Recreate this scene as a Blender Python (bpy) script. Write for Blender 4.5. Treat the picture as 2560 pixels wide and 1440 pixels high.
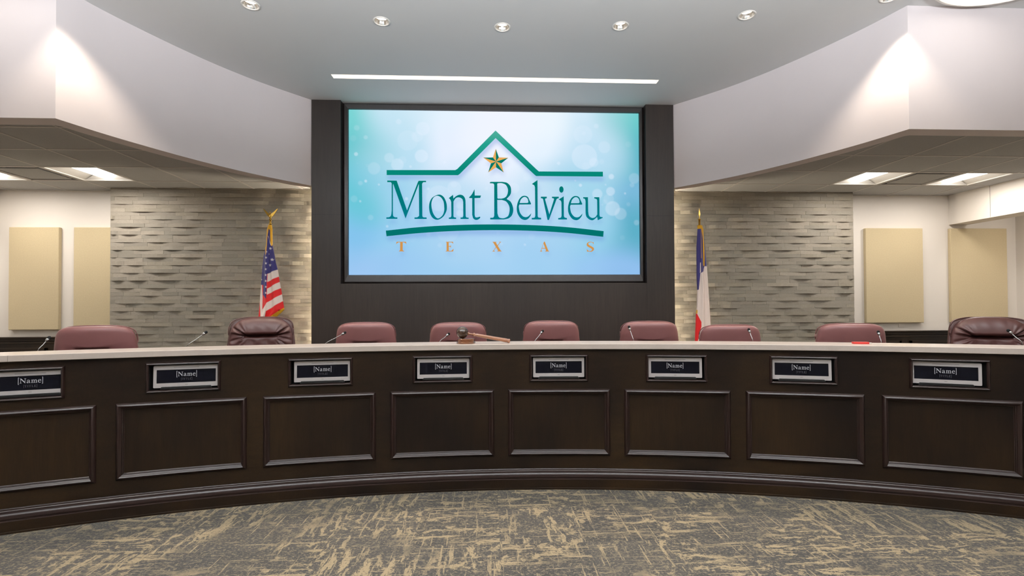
import bpy, bmesh, math, random, json
import numpy as np
from mathutils import Vector, Matrix
random.seed(7); rng = np.random.default_rng(7)
S = bpy.context.scene
for o in list(bpy.data.objects): bpy.data.objects.remove(o)
C = S.collection

# ---------------------------------------------------------------- camera, world, exposure
FPX, PITCH, ROLL, PSI = 1241.73, .0124, -.0047, .047
CAMP = Vector((-.0593, 4.6295, 1.3673))
fw0 = Vector((math.sin(PSI), math.cos(PSI), 0)); rt = Vector((math.cos(PSI), -math.sin(PSI), 0)); Z = Vector((0, 0, 1))
fw = fw0*math.cos(PITCH)+Z*math.sin(PITCH); up = -fw0*math.sin(PITCH)+Z*math.cos(PITCH)
r2 = rt*math.cos(ROLL)+up*math.sin(ROLL); u2 = -rt*math.sin(ROLL)+up*math.cos(ROLL)
cd = bpy.data.cameras.new('camera'); cam = bpy.data.objects.new('camera', cd); C.objects.link(cam); S.camera = cam
cd.sensor_width = 36; cd.sensor_fit = 'HORIZONTAL'; cd.lens = FPX/2560*36; cd.shift_y = .01162; cd.clip_start = .02
cam.matrix_world = Matrix(((r2.x, u2.x, -fw.x, CAMP.x), (r2.y, u2.y, -fw.y, CAMP.y), (r2.z, u2.z, -fw.z, CAMP.z), (0, 0, 0, 1)))
W = bpy.data.worlds.new('world'); S.world = W; W.use_nodes = True
W.node_tree.nodes['Background'].inputs[0].default_value = (.5, .5, .5, 1); W.node_tree.nodes['Background'].inputs[1].default_value = .05
S.view_settings.view_transform = 'Standard'; S.view_settings.look = 'None'; S.view_settings.gamma = 1
S.view_settings.exposure = 0.0; S.view_settings.use_curve_mapping = False
S.cycles.max_bounces = 6; S.cycles.diffuse_bounces = 4; S.cycles.glossy_bounces = 3; S.cycles.use_adaptive_sampling = True; S.cycles.adaptive_threshold = .1; S.cycles.adaptive_min_samples = 16
S.cycles.use_denoising = True; S.cycles.sample_clamp_indirect = 4; S.cycles.caustics_reflective = False; S.cycles.caustics_refractive = False
# light levels (watts / emission strengths), used by each lamp's own builder below
L_DOWN, L_ROOM, L_TROFFER, L_LINEAR, L_HALO, L_SCREEN, L_DISH, L_GLOBE = 620, 40, 2.7, 6.0, 60.0, 1.05, 1.5, 5.0
L_UP = 310
WARM = (1, .86, .70); NEUT = (1, .92, .82)

# ---------------------------------------------------------------- helpers
def lin(c):
    return tuple((v/255/12.92 if v/255 <= .04045 else ((v/255+.055)/1.055)**2.4) for v in c)
def sm(o, on=True):
    for p in o.data.polygons: p.use_smooth = on
class MB:
    def __init__(s): s.v = []; s.f = []; s.m = []; s.mi = 0
    def add(s, vs, fs, mat=None):
        n = len(s.v)
        for v in vs:
            v = Vector(v); s.v.append(tuple(mat @ v) if mat else tuple(v))
        for f in fs: s.f.append([i+n for i in f]); s.m.append(s.mi)
        return s
    def box(s, x0, x1, y0, y1, z0, z1, mat=None):
        return s.add([(x0,y0,z0),(x1,y0,z0),(x1,y1,z0),(x0,y1,z0),(x0,y0,z1),(x1,y0,z1),(x1,y1,z1),(x0,y1,z1)],
            [(0,3,2,1),(4,5,6,7),(0,1,5,4),(1,2,6,5),(2,3,7,6),(3,0,4,7)], mat)
    def prism(s, poly, z0, z1, mat=None):           # poly ccw in xy
        n = len(poly)
        return s.add([(p[0],p[1],z0) for p in poly]+[(p[0],p[1],z1) for p in poly],
            [tuple(range(n))[::-1], tuple(range(n,2*n))]+[(i,(i+1)%n,n+(i+1)%n,n+i) for i in range(n)], mat)
    def lathe(s, prof, n=24, mat=None, cap=True):     # prof (r,z)
        vs = []; fs = []
        for r, z in prof:
            for i in range(n):
                a = 2*math.pi*i/n; vs.append((r*math.cos(a), r*math.sin(a), z))
        for k in range(len(prof)-1):
            for i in range(n):
                j = (i+1) % n; fs.append((k*n+i, k*n+j, (k+1)*n+j, (k+1)*n+i))
        if cap:
            fs.append(tuple(range(n))[::-1]); m = (len(prof)-1)*n; fs.append(tuple(range(m, m+n)))
        return s.add(vs, fs, mat)
    def tube(s, pts, rad, n=8):
        pts = [Vector(p) for p in pts]; vs = []; fs = []; m = len(pts)
        R = rad if isinstance(rad, (list, tuple)) else [rad]*m
        ref = Vector((0,0,1))
        for i, p in enumerate(pts):
            t = (pts[min(i+1,m-1)]-pts[max(i-1,0)]).normalized()
            a = t.cross(ref if abs(t.z) < .95 else Vector((1,0,0))).normalized(); b = t.cross(a)
            for k in range(n):
                an = 2*math.pi*k/n; vs.append(p+(a*math.cos(an)+b*math.sin(an))*R[i])
        for i in range(m-1):
            for k in range(n): fs.append((i*n+k, i*n+(k+1)%n, (i+1)*n+(k+1)%n, (i+1)*n+k))
        fs.append(tuple(range(n))[::-1]); fs.append(tuple(range((m-1)*n, m*n)))
        return s.add(vs, fs)
    def ball(s, c, r, n=20, mat=None):
        rr = (r, r, r) if not isinstance(r, tuple) else r; m = n//2; vs = [(c[0],c[1],c[2]-rr[2])]; fs = []
        for i in range(1, m):
            a = math.pi*i/m-math.pi/2
            for k in range(n):
                b = 2*math.pi*k/n; vs.append((c[0]+rr[0]*math.cos(a)*math.cos(b), c[1]+rr[1]*math.cos(a)*math.sin(b), c[2]+rr[2]*math.sin(a)))
        vs.append((c[0],c[1],c[2]+rr[2])); t = len(vs)-1
        for k in range(n):
            fs.append((0, 1+(k+1)%n, 1+k)); fs.append((t, 1+(m-2)*n+k, 1+(m-2)*n+(k+1)%n))
        for i in range(m-2):
            for k in range(n): fs.append((1+i*n+k, 1+i*n+(k+1)%n, 1+(i+1)*n+(k+1)%n, 1+(i+1)*n+k))
        return s.add(vs, fs, mat)
    def build(s, name, mats, parent=None, smooth=False, bevel=0, seg=2, fix=True, auto=None):
        me = bpy.data.meshes.new(name); me.from_pydata(s.v, [], s.f)
        if not isinstance(mats, (list, tuple)): mats = [mats]
        for m in mats: me.materials.append(m)
        if len(mats) > 1: me.polygons.foreach_set('material_index', s.m)
        if fix:
            bm = bmesh.new(); bm.from_mesh(me); bmesh.ops.recalc_face_normals(bm, faces=bm.faces); bm.to_mesh(me); bm.free()
        o = bpy.data.objects.new(name, me); C.objects.link(o)
        if parent: o.parent = parent
        if smooth: sm(o)
        if bevel:
            b = o.modifiers.new('bevel', 'BEVEL'); b.width = bevel; b.segments = seg; b.limit_method = 'ANGLE'
            b.angle_limit = math.radians(35); b.harden_normals = False
        if auto:
            sm(o)
            try:
                me.set_sharp_from_angle(angle=math.radians(auto))
            except Exception: pass
        return o
def tag(o, label=None, cat=None, group=None, kind=None):
    for k, v in (('label', label), ('category', cat), ('group', group), ('kind', kind)):
        if v: o[k] = v
    return o
def empty(name, loc=(0,0,0), rz=0):
    o = bpy.data.objects.new(name, None); C.objects.link(o); o.location = loc; o.rotation_euler = (0,0,rz); o.empty_display_size = .1
    return o
def copy_tree(o, parent=None):
    c = o.copy(); C.objects.link(c)
    if parent: c.parent = parent
    for ch in list(o.children): copy_tree(ch, c)
    return c
def struct(o, label=None):
    o['kind'] = 'structure'
    if label: o['label'] = label
    return o
def catmull(pts, n=8):
    P = [np.array(p, float) for p in pts]; out = []
    for i in range(len(P)-1):
        a = P[i-1] if i else 2*P[0]-P[1]; b, c = P[i], P[i+1]; d = P[i+2] if i+2 < len(P) else 2*P[-1]-P[-2]
        for k in range(n):
            t = k/n; out.append(.5*((2*b)+(-a+c)*t+(2*a-5*b+4*c-d)*t*t+(-a+3*b-3*c+d)*t**3))
    out.append(P[-1]); return [tuple(p) for p in out]
def contour(c, n=6):                                  # points flagged with a third value are corners
    sharp = [i for i, p in enumerate(c) if len(p) > 2]
    if not sharp:
        m = len(c); q = [c[(i) % m][:2] for i in range(-1, m+2)]; o = []
        q = [np.array(p, float) for p in q]
        for i in range(1, m+1):
            a, b, cc, d = q[i-1], q[i], q[i+1], q[i+2]
            for k in range(n):
                t = k/n; o.append(tuple(.5*((2*b)+(-a+cc)*t+(2*a-5*b+4*cc-d)*t*t+(-a+3*b-3*cc+d)*t**3)))
        return o
    c = c[sharp[0]:]+c[:sharp[0]]; c = c+[c[0]]; o = []; run = [c[0][:2]]
    for p in c[1:]:
        run.append(p[:2])
        if len(p) > 2:
            o += (catmull(run, n) if len(run) > 2 else [tuple(r) for r in run])[:-1]; run = [p[:2]]
    return o
def flat(contours, name, mat, M, parent=None, depth=0.0, kindstruct=False):
    """Filled 2D outline with holes, extruded to a real thickness, placed by matrix M."""
    cu = bpy.data.curves.new(name+'_outline', 'CURVE'); cu.dimensions = '2D'; cu.fill_mode = 'BOTH' if depth else 'FRONT'
    cu.extrude = depth/2
    for c in contours:
        sp = cu.splines.new('POLY'); sp.points.add(len(c)-1)
        for i, p in enumerate(c): sp.points[i].co = (p[0], p[1], 0, 1)
        sp.use_cyclic_u = True
    t = bpy.data.objects.new('tmp', cu); C.objects.link(t); bpy.context.view_layer.update()
    dg = bpy.context.evaluated_depsgraph_get(); me = bpy.data.meshes.new_from_object(t.evaluated_get(dg))
    bpy.data.objects.remove(t); bpy.data.curves.remove(cu); me.name = name
    me.transform(M); me.materials.clear(); me.materials.append(mat)
    o = bpy.data.objects.new(name, me); C.objects.link(o)
    if parent: o.parent = parent
    return o
FLAT = Matrix.Identity(4)

# ---------------------------------------------------------------- materials
class NT:
    def __init__(s, name):
        s.m = bpy.data.materials.new(name); s.m.use_nodes = True; s.t = s.m.node_tree; s.b = s.t.nodes['Principled BSDF']
    def n(s, typ, ins=None, **kw):
        x = s.t.nodes.new(typ)
        for k, v in kw.items(): setattr(x, k, v)
        for k, v in (ins or {}).items():
            if isinstance(v, bpy.types.NodeSocket): s.t.links.new(v, x.inputs[k])
            else: x.inputs[k].default_value = v
        return x
    def math(s, op, a, b=0.0, c=None):
        d = {0: a, 1: b}
        if c is not None: d[2] = c
        return s.n('ShaderNodeMath', d, operation=op).outputs[0]
    def mix(s, f, a, b, bl='MIX'):
        x = s.t.nodes.new('ShaderNodeMix'); x.data_type = 'RGBA'; x.blend_type = bl
        for i, v in ((0, f), (6, a), (7, b)):
            if isinstance(v, bpy.types.NodeSocket): s.t.links.new(v, x.inputs[i])
            else: x.inputs[i].default_value = v if i == 0 else (tuple(v)+(1,))[:4]
        return x.outputs[2]
    def ramp(s, f, *st):
        x = s.n('ShaderNodeValToRGB', {0: f}); e = x.color_ramp.elements
        while len(e) < len(st): e.new(.5)
        for i, (p, c) in enumerate(st):
            e[i].position = p; e[i].color = (tuple(c)+(1,))[:4] if isinstance(c, (tuple, list)) else (c, c, c, 1)
        return x.outputs[0]
    def noise(s, v, scale, detail=3, rough=.5): return s.n('ShaderNodeTexNoise', {'Vector': v, 'Scale': scale, 'Detail': detail, 'Roughness': rough}).outputs[0]
    def coord(s, scale=(1,1,1), rot=(0,0,0), which='Object'):
        t = s.n('ShaderNodeTexCoord').outputs[which]
        return s.n('ShaderNodeMapping', {0: t, 'Scale': scale, 'Rotation': rot}).outputs[0]
    def out(s, col=None, rough=None, bump=None, bs=.2, bd=.002, **kw):
        def put(k, v):
            if isinstance(v, bpy.types.NodeSocket): s.t.links.new(v, s.b.inputs[k])
            else: s.b.inputs[k].default_value = (tuple(v)+(1,))[:4] if isinstance(v, (tuple, list)) else v
        if col is not None: put('Base Color', col)
        if rough is not None: put('Roughness', rough)
        for k, v in kw.items(): put(k.replace('_', ' '), v)
        if bump is not None:
            x = s.n('ShaderNodeBump', {'Height': bump, 'Strength': bs, 'Distance': bd}); s.t.links.new(x.outputs[0], s.b.inputs['Normal'])
        return s.m
def simple(name, c, rough=.5, **kw):
    t = NT(name); v = t.noise(t.coord(), 9, 2)
    k = lin(c); return t.out(t.mix(v, tuple(x*.96 for x in k), tuple(min(1, x*1.04) for x in k)), rough, **kw)
def paint(name, c, rough=.75):
    t = NT(name); v = t.noise(t.coord(), 1.5, 3); f = t.noise(t.coord(), 260, 2); k = lin(c)
    return t.out(t.mix(v, tuple(x*.97 for x in k), tuple(min(1, x*1.02) for x in k)), rough, f, .08, .001)
def emis(name, c, st):
    t = NT(name); t.out((0,0,0), 1, Emission_Color=c, Emission_Strength=st, Specular_IOR_Level=0.0); return t.m
def wood(name, dark, light, rough=.36, sc=(9,9,1.2), coat=.25, bs=.05, spec=.5):
    t = NT(name); a = t.noise(t.coord(sc), 3.0, 4, .6); b = t.noise(t.coord((1,1,.6)), 1.6, 3); g = t.noise(t.coord((sc[0]*9, sc[1]*9, sc[2]*2)), 4, 3, .7)
    c1 = t.mix(t.ramp(b, (.35, 0), (.68, 1)), lin(dark), lin(light)); c2 = t.mix(t.ramp(a, (.3, 0), (.75, .55)), c1, tuple(x*.55 for x in lin(dark)))
    c3 = t.mix(t.ramp(g, (.45, 0), (.62, .28)), c2, tuple(x*.45 for x in lin(dark)))
    return t.out(c3, t.ramp(g, (.3, rough-.03), (.8, rough+.08)), g if bs else None, bs, .0006, Coat_Weight=coat, Coat_Roughness=.25, Specular_IOR_Level=spec)
M = {}
M['wall'] = paint('cream_wall_paint', (226,219,210)); M['soffit'] = paint('white_soffit_paint', (229,220,220))
M['ceil'] = paint('ceiling_paint', (212,212,210)); M['trimwhite'] = paint('white_enamel', (225,220,212), .45)
M['desk'] = wood('espresso_stained_maple', (24,16,13), (51,35,20), .36, (9,9,1.2), .0, .05, .32)
M['deskh'] = wood('espresso_stained_maple_rails', (24,16,13), (53,37,21), .36, (2,2,9), .0, .05, .32)
M['mould'] = simple('espresso_moulding', (42,28,25), .28, Coat_Weight=.1, Coat_Roughness=.2)
M['panelwall'] = wood('dark_walnut_wall_panel', (50,42,38), (60,51,45), .42, (14,14,.8), .15)
M['frame'] = wood('dark_walnut_screen_frame', (44,38,37), (50,44,42), .33, (14,14,.8), .3)
M['black'] = simple('black_plastic', (9,9,10), .5); M['recess'] = simple('black_recess_lining', (10,10,10), .8)
M['bezel'] = simple('pale_grey_plastic_bezel', (206,200,200), .42); M['slotg'] = simple('grey_vent_slot', (140,134,132), .6)
M['glass'] = simple('black_glass_display', (12,13,22), .10, Specular_IOR_Level=.25); M['chrome'] = simple('brushed_chrome', (200,200,200), .22, Metallic=1.0)
M['steel'] = simple('dark_painted_steel', (38,36,36), .4, Metallic=.6); M['foam'] = simple('black_foam_windscreen', (14,14,15), .95)
M['brass'] = simple('polished_brass', (214,174,84), .24, Metallic=1.0); M['ltext'] = emis('lit_display_text', lin((190,188,190)), .75); M['ltext2'] = emis('dim_display_text', lin((110,108,112)), .6)
M['tile'] = None
def quartz():
    t = NT('pale_quartz_countertop'); a = t.noise(t.coord(), 5, 6, .65); b = t.noise(t.coord(), 90, 3)
    c = t.mix(t.ramp(a, (.35, 0), (.7, 1)), lin((214,201,192)), lin((222,210,201))); c = t.mix(t.ramp(b, (.5, 0), (.75, .15)), c, lin((196,180,170)))
    return t.out(c, .27, Coat_Weight=.1, Coat_Roughness=.08)
M['quartz'] = quartz()
def leather(name, c, rough=.38):
    t = NT(name); v = t.n('ShaderNodeTexVoronoi', {'Vector': t.coord(), 'Scale': 320.0}).outputs[0]; a = t.noise(t.coord(), 7, 4)
    k = lin(c); return t.out(t.mix(a, tuple(x*.8 for x in k), tuple(x*1.15 for x in k)), t.ramp(a, (.3, rough-.04), (.7, rough+.08)), v, .12, .0006, Coat_Weight=.12, Coat_Roughness=.3)
M['leather'] = leather('burgundy_leather', (134,87,85)); M['leatherf'] = leather('burgundy_leather_shaded', (84,50,46), .44)  # second one: same burgundy leather, shade of the front-facing chairs put into its colour
def fabric(name, c):
    t = NT(name); a = t.n('ShaderNodeTexWave', {'Vector': t.coord(), 'Scale': 180.0, 'Distortion': 1.5}, bands_direction='X').outputs[0]
    b = t.n('ShaderNodeTexWave', {'Vector': t.coord(), 'Scale': 180.0, 'Distortion': 1.5}, bands_direction='Z').outputs[0]
    w = t.math('MULTIPLY', a, b); n = t.noise(t.coord(), 60, 3); k = lin(c)
    return t.out(t.mix(n, tuple(x*.9 for x in k), tuple(x*1.06 for x in k)), .95, w, .3, .001, Sheen_Weight=.2)
M['fabric'] = fabric('tan_acoustic_fabric', (203,186,150))
def attr_mat(name, rough=.8, emit=None, bump=None, tint=0.0, **kw):
    t = NT(name); a = t.n('ShaderNodeVertexColor', layer_name='Col').outputs[0]
    if emit: return t.out((0,0,0), 1, Emission_Color=a, Emission_Strength=emit, Specular_IOR_Level=0.0)
    n = t.noise(t.coord((5,5,28)), 7, 5, .65); f = t.noise(t.coord(), 130, 4, .7)
    c = a
    if tint:
        c = t.mix(t.ramp(n, (.35, 0), (.66, tint*.8)), a, lin((112,105,92))); c = t.mix(t.ramp(n, (.6, 0), (.72, tint*.7)), c, lin((196,186,166)))
    return t.out(c, rough, f if bump else None, .5, bump or .001, **kw)
M['stone'] = attr_mat('split_face_grey_stone', .82, bump=.003, tint=.45)
M['cloth'] = attr_mat('nylon_flag_cloth', .62, bump=.0004, Sheen_Weight=.3)
M['screen'] = attr_mat('lit_display_picture', emit=L_SCREEN)
M['lgreen'] = None
def carpet():
    t = NT('distressed_grey_beige_carpet'); P = t.n('ShaderNodeTexCoord').outputs['Object']
    sp = t.n('ShaderNodeSeparateXYZ', {0: P}); tx = t.math('FLOOR', t.math('DIVIDE', sp.outputs[0], .5)); ty = t.math('FLOOR', t.math('DIVIDE', sp.outputs[1], .5))
    cell = t.n('ShaderNodeCombineXYZ', {0: tx, 1: ty, 2: 0.0}).outputs[0]
    wn = t.n('ShaderNodeTexWhiteNoise', {'Vector': cell}, noise_dimensions='3D'); rv = wn.outputs[0]; rc = wn.outputs[1]
    off = t.n('ShaderNodeVectorMath', {0: rc, 1: (7, 7, 7)}, operation='MULTIPLY').outputs[0]
    Q = t.n('ShaderNodeVectorMath', {0: P, 1: off}, operation='ADD').outputs[0]
    wz = t.n('ShaderNodeTexNoise', {'Vector': P, 'Scale': 5.0, 'Detail': 4.0}).outputs[1]
    Qw = t.n('ShaderNodeVectorMath', {0: Q, 1: t.n('ShaderNodeVectorMath', {0: wz, 1: (.09, .09, 0)}, operation='MULTIPLY').outputs[0]}, operation='ADD').outputs[0]
    def streak(vec, s, lo, hi, sc=1.0):
        m = t.n('ShaderNodeMapping', {0: vec, 'Scale': s}).outputs[0]
        return t.ramp(t.noise(m, sc, 7, .68), (lo, 0), (hi, 1))
    a = streak(Qw, (3.2, 22, 1), .545, .575); b = streak(Qw, (22, 3.2, 1), .545, .575)
    ab = t.mix(t.math('GREATER_THAN', rv, .5), a, b)
    a2 = streak(Q, (2.2, 46, 1), .600, .615); b2 = streak(Q, (46, 2.2, 1), .600, .615)
    mask = t.ramp(t.noise(P, 1.7, 5, .6), (.38, 0), (.52, 1)); fine = streak(Q, (60, 80, 1), .52, .60)
    blot = streak(Qw, (14, 16, 1), .55, .585)
    s = t.math('MULTIPLY', t.math('MAXIMUM', ab, t.math('MULTIPLY', blot, .95)), mask)
    s = t.math('MAXIMUM', s, t.math('MULTIPLY', t.math('MAXIMUM', a2, b2), .9))
    s = t.math('MULTIPLY', s, t.ramp(t.noise(P, 70, 4, .8), (.38, .2), (.46, 1)))
    fr = t.math('MULTIPLY', fine, .5); s = t.math('MAXIMUM', s, fr)
    base = t.mix(rv, lin((63,61,58)), lin((81,77,71))); weave = t.noise(t.n('ShaderNodeMapping', {0: Q, 'Scale': (260, 90, 1)}).outputs[0], 1, 2)
    weave2 = t.noise(t.n('ShaderNodeMapping', {0: Q, 'Scale': (90, 260, 1)}).outputs[0], 1, 2)
    wv = t.mix(t.math('GREATER_THAN', rv, .5), weave, weave2)
    base = t.mix(t.ramp(wv, (.42, 0), (.62, .7)), base, lin((38,38,40)))
    col = t.mix(s, base, lin((160,142,112)))
    return t.out(col, .95, wv, .5, .004, Sheen_Weight=.1)
M['carpet'] = carpet()
def tilemat():
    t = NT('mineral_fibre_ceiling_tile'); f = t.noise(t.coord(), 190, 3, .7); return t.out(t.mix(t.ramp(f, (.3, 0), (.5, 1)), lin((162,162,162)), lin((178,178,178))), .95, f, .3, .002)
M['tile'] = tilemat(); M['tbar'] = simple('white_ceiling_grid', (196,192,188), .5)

# ---------------------------------------------------------------- the room
X0 = .04                      # axis of symmetry of the room
YW, YST, YD, ZC, ZL, ZS = 11.58, 11.41, 11.11, 4.04, 2.955, 2.93
def add_light(kind, name, loc, power, col, parent=None, size=.1, spot=None, blend=.5, rot=(0,0,0), sy=None, shape=None):
    l = bpy.data.lights.new(name, kind); l.energy = power; l.color = col
    if kind == 'SPOT': l.spot_size = math.radians(spot); l.spot_blend = blend; l.shadow_soft_size = size
    elif kind == 'AREA':
        l.shape = shape or ('RECTANGLE' if sy else 'DISK'); l.size = size
        if sy: l.size_y = sy
    else: l.shadow_soft_size = size
    o = bpy.data.objects.new(name, l); C.objects.link(o); o.location = loc; o.rotation_euler = rot
    if parent: o.parent = parent
    return o
f = MB().box(-8, 8.1, -3.2, 11.8, -.1, 0).build('floor', M['carpet']); struct(f)
arcp = lambda R, a: (R*math.sin(a), R*math.cos(a))
TH0, TH1 = .0557-.1039*5.5, .0557+.1039*4.5
plat = [arcp(8.44, TH0+(TH1-TH0)*i/40) for i in range(41)]
poly = plat+[(7.7, plat[-1][1]), (7.7, YW), (-7.62, YW), (-7.62, plat[0][1])]
struct(MB().prism(poly[::-1], 0, .16).build('floor_platform', M['carpet']))
# side walls, back wall (the audience end lies behind the camera)
struct(MB().box(7.7, 7.85, -3.2, 11.8, 0, 4.3).build('wall_right', M['wall']))
struct(MB().box(-7.77, -7.62, -3.2, 11.8, 0, 4.3).build('wall_left', M['wall']))
struct(MB().box(-7.7, 7.8, YW, YW+.15, 0, 4.3).build('wall_back', M['wall']))
struct(MB().box(-7.7, 7.8, -3.2, -3.05, 0, 4.3).build('wall_front', M['wall']))
# main ceiling with cut-outs for the recessed lamps
downs = [(-3.27, 8.72), (-2.15, 9.09), (-1.05, 9.30), (.083, 9.355), (1.21, 9.29), (2.33, 9.07), (3.44, 8.76)]
rooms = [(x, y) for y in (6.6, 3.6, .6) for x in (-3.4, -1.1, 1.2, 3.5)]
circ = lambda x, y, r, n=28: [(x+r*math.cos(2*math.pi*i/n), y+r*math.sin(2*math.pi*i/n)) for i in range(n)]
LX0, LX1, LY0, LY1 = -1.86, 1.97, 10.395, 10.495
holes = [circ(x, y, .066) for x, y in downs+rooms]+[[(LX0, LY0), (LX1, LY0), (LX1, LY1), (LX0, LY1)]]
struct(flat([[(-7.7,-3.1),(7.8,-3.1),(7.8,11.7),(-7.7,11.7)]]+holes, 'ceiling', M['ceil'], Matrix.Translation((0,0,ZC+.01)), depth=.02))
struct(MB().box(-8, 8.1, -3.2, 11.8, ZC+.22, ZC+.3).build('ceiling_deck', M['ceil']))
# curved white bulkheads either side (inner face concave towards the room)
CURVE = [(2.36,11.14),(2.775,10.66),(3.04,10.28),(3.21,9.98),(3.37,9.65),(3.54,9.24),(3.655,8.87)]
cur = catmull(CURVE, 8)
def offs(pts, d):
    o = []
    for i, p in enumerate(pts):
        a = np.array(pts[max(i-1, 0)]); b = np.array(pts[min(i+1, len(pts)-1)]); t = (b-a)/np.linalg.norm(b-a); o.append((p[0]-t[1]*d, p[1]+t[0]*d))
    return o
SW = .16
out = offs(cur, SW); out = [p for p in out if p[1] > 8.87+SW]; outer = out+[(out[-1][0]+.03, 8.87+SW)]
outer_g = [p for p in offs(cur, SW+.014) if p[1] > 8.87+SW+.014]; outer_g += [(outer_g[-1][0]+.03, 8.87+SW+.014)]
side = lambda s, L: [(X0+s*p[0], p[1]) for p in L]
def soffit(s, name):
    e = 7.7
    poly = cur+[(e, 8.87), (e, 8.87+SW)]+outer[::-1]
    o = MB().prism(side(s, poly), ZS, ZC).build(name, M['soffit'], auto=30); struct(o); return o
soffit(1, 'wall_upper_right'); soffit(-1, 'wall_upper_left')
# tiled lower ceilings behind the bulkheads; fixtures sit in cut-outs
G = .634
FIX = {1: [('t', 4.455, 10.34), ('d', 4.455+G, 10.34), ('t', 4.455+2*G-.0, 10.34), ('t', 4.455+G*2, 9.04)], -1: [('t', -5.09, 10.415), ('d', -5.09-G, 10.415), ('t', -5.09-2*G, 10.415)]}
FIX[1] = [('t', 4.455), ('d', 4.455+G), ('t', 4.455+2*G)]; FIX[-1] = [('t', -5.09), ('d', -5.09-G), ('t', -5.09-2*G)]
YF = {1: 10.345, -1: 10.415}
def lower_ceiling(s, name):
    wx = 6.67 if s > 0 else -6.60
    pol = side(s, outer_g)
    poly = [(pol[0][0]-s*.0, YW)]+pol+[(wx, 8.87+SW+.014), (wx, YW)]
    y0 = YF[s]; hol = []
    for k, x in FIX[s]: hol.append([(x+.012, y0+.012), (x+G-.012, y0+.012), (x+G-.012, y0+G-.012), (x+.012, y0+G-.012)])
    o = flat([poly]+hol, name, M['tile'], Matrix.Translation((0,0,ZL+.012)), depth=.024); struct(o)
    b = MB()                                          # exposed T bars
    def xcurve(y):                                    # bulkhead face at a given y
        P = outer_g
        for i in range(len(P)-1):
            if (P[i][1]-y)*(P[i+1][1]-y) <= 0 and P[i][1] != P[i+1][1]:
                t = (y-P[i][1])/(P[i+1][1]-P[i][1]); return X0+s*(P[i][0]+t*(P[i+1][0]-P[i][0]))
        return X0+s*P[0][0]
    hw = .011
    for k in range(-3, 4):
        y = y0+k*G
        if 9.06 < y < YW-.05:
            xa = xcurve(y)+s*.02; b.box(min(xa, wx), max(xa, wx), y-hw, y+hw, ZL-.004, ZL+.002)
    bx = FIX[s][0][1]
    for k in range(-6, 8):
        x = bx+k*G
        if not (X0+2.4 < s*x+(X0-s*X0) and abs(x) < abs(wx)-.05): continue
        ys = [yy for yy in np.linspace(9.06, 11.5, 200) if s*(x-xcurve(yy)) > .02]
        if ys: b.box(x-hw, x+hw, min(ys), YW, ZL-.0035, ZL+.002)
    b.box(min(X0+s*2.4, wx), max(X0+s*2.4, wx), YW-.025, YW, ZL-.005, ZL+.002)
    g = b.build('ceiling_grid', M['tbar']); g.parent = o
    return o
lower_ceiling(1, 'ceiling_right'); lower_ceiling(-1, 'ceiling_left')
# header beams over the side openings, and the ceilings beyond them
for s, nm, xa, xb in ((1, 'wall_beam_right', 6.67, 6.95), (-1, 'wall_beam_left', -6.88, -6.60)):
    m = MB().box(xa, xb, 8.87+SW, YW, 2.525, ZC); struct(m.build(nm, M['wall']))
    jx = xa-.002 if s > 0 else xb+.002
    j = MB().box(jx-.001, jx+.001, 10.968, 10.972, 2.53, 2.95).build('trim_joint_'+('right' if s > 0 else 'left'), M['slotg']); struct(j)
    c0, c1 = (6.95, 7.7) if s > 0 else (-7.62, -6.88)
    hx0 = 7.0 if s > 0 else -7.56; hol_ = [(hx0+.012, 9.71+.012), (hx0+G-.012, 9.71+.012), (hx0+G-.012, 9.71+G-.012), (hx0+.012, 9.71+G-.012)]
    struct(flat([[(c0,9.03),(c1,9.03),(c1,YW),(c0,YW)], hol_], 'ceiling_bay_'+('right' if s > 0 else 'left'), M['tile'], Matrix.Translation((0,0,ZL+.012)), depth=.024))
# wainscot on the back wall
def wains(x0, x1, n, name):
    b = MB(); y = YW; b.box(x0, x1, y-.02, y, .16, .93); b.box(x0, x1, y-.035, y, .93, .965); b.box(x0, x1, y-.055, y, .965, .985); b.box(x0, x1, y-.045, y, .895, .912)
    b.box(x0, x1, y-.035, y, .16, .28)
    w = (x1-x0)/n
    for i in range(n):
        a, c = x0+i*w+.06, x0+(i+1)*w-.06
        for q in ((a, c, .80, .84), (a, c, .34, .38)): b.box(q[0], q[1], y-.036, y-.018, q[2], q[3])
        for q in (a, c-.04): b.box(q, q+.04, y-.036, y-.018, .34, .84)
    return struct(b.build(name, M['deskh'], bevel=.004))
wains(-7.62, -5.02, 3, 'trim_1'); wains(5.1, 7.7, 3, 'trim_2')
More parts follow.
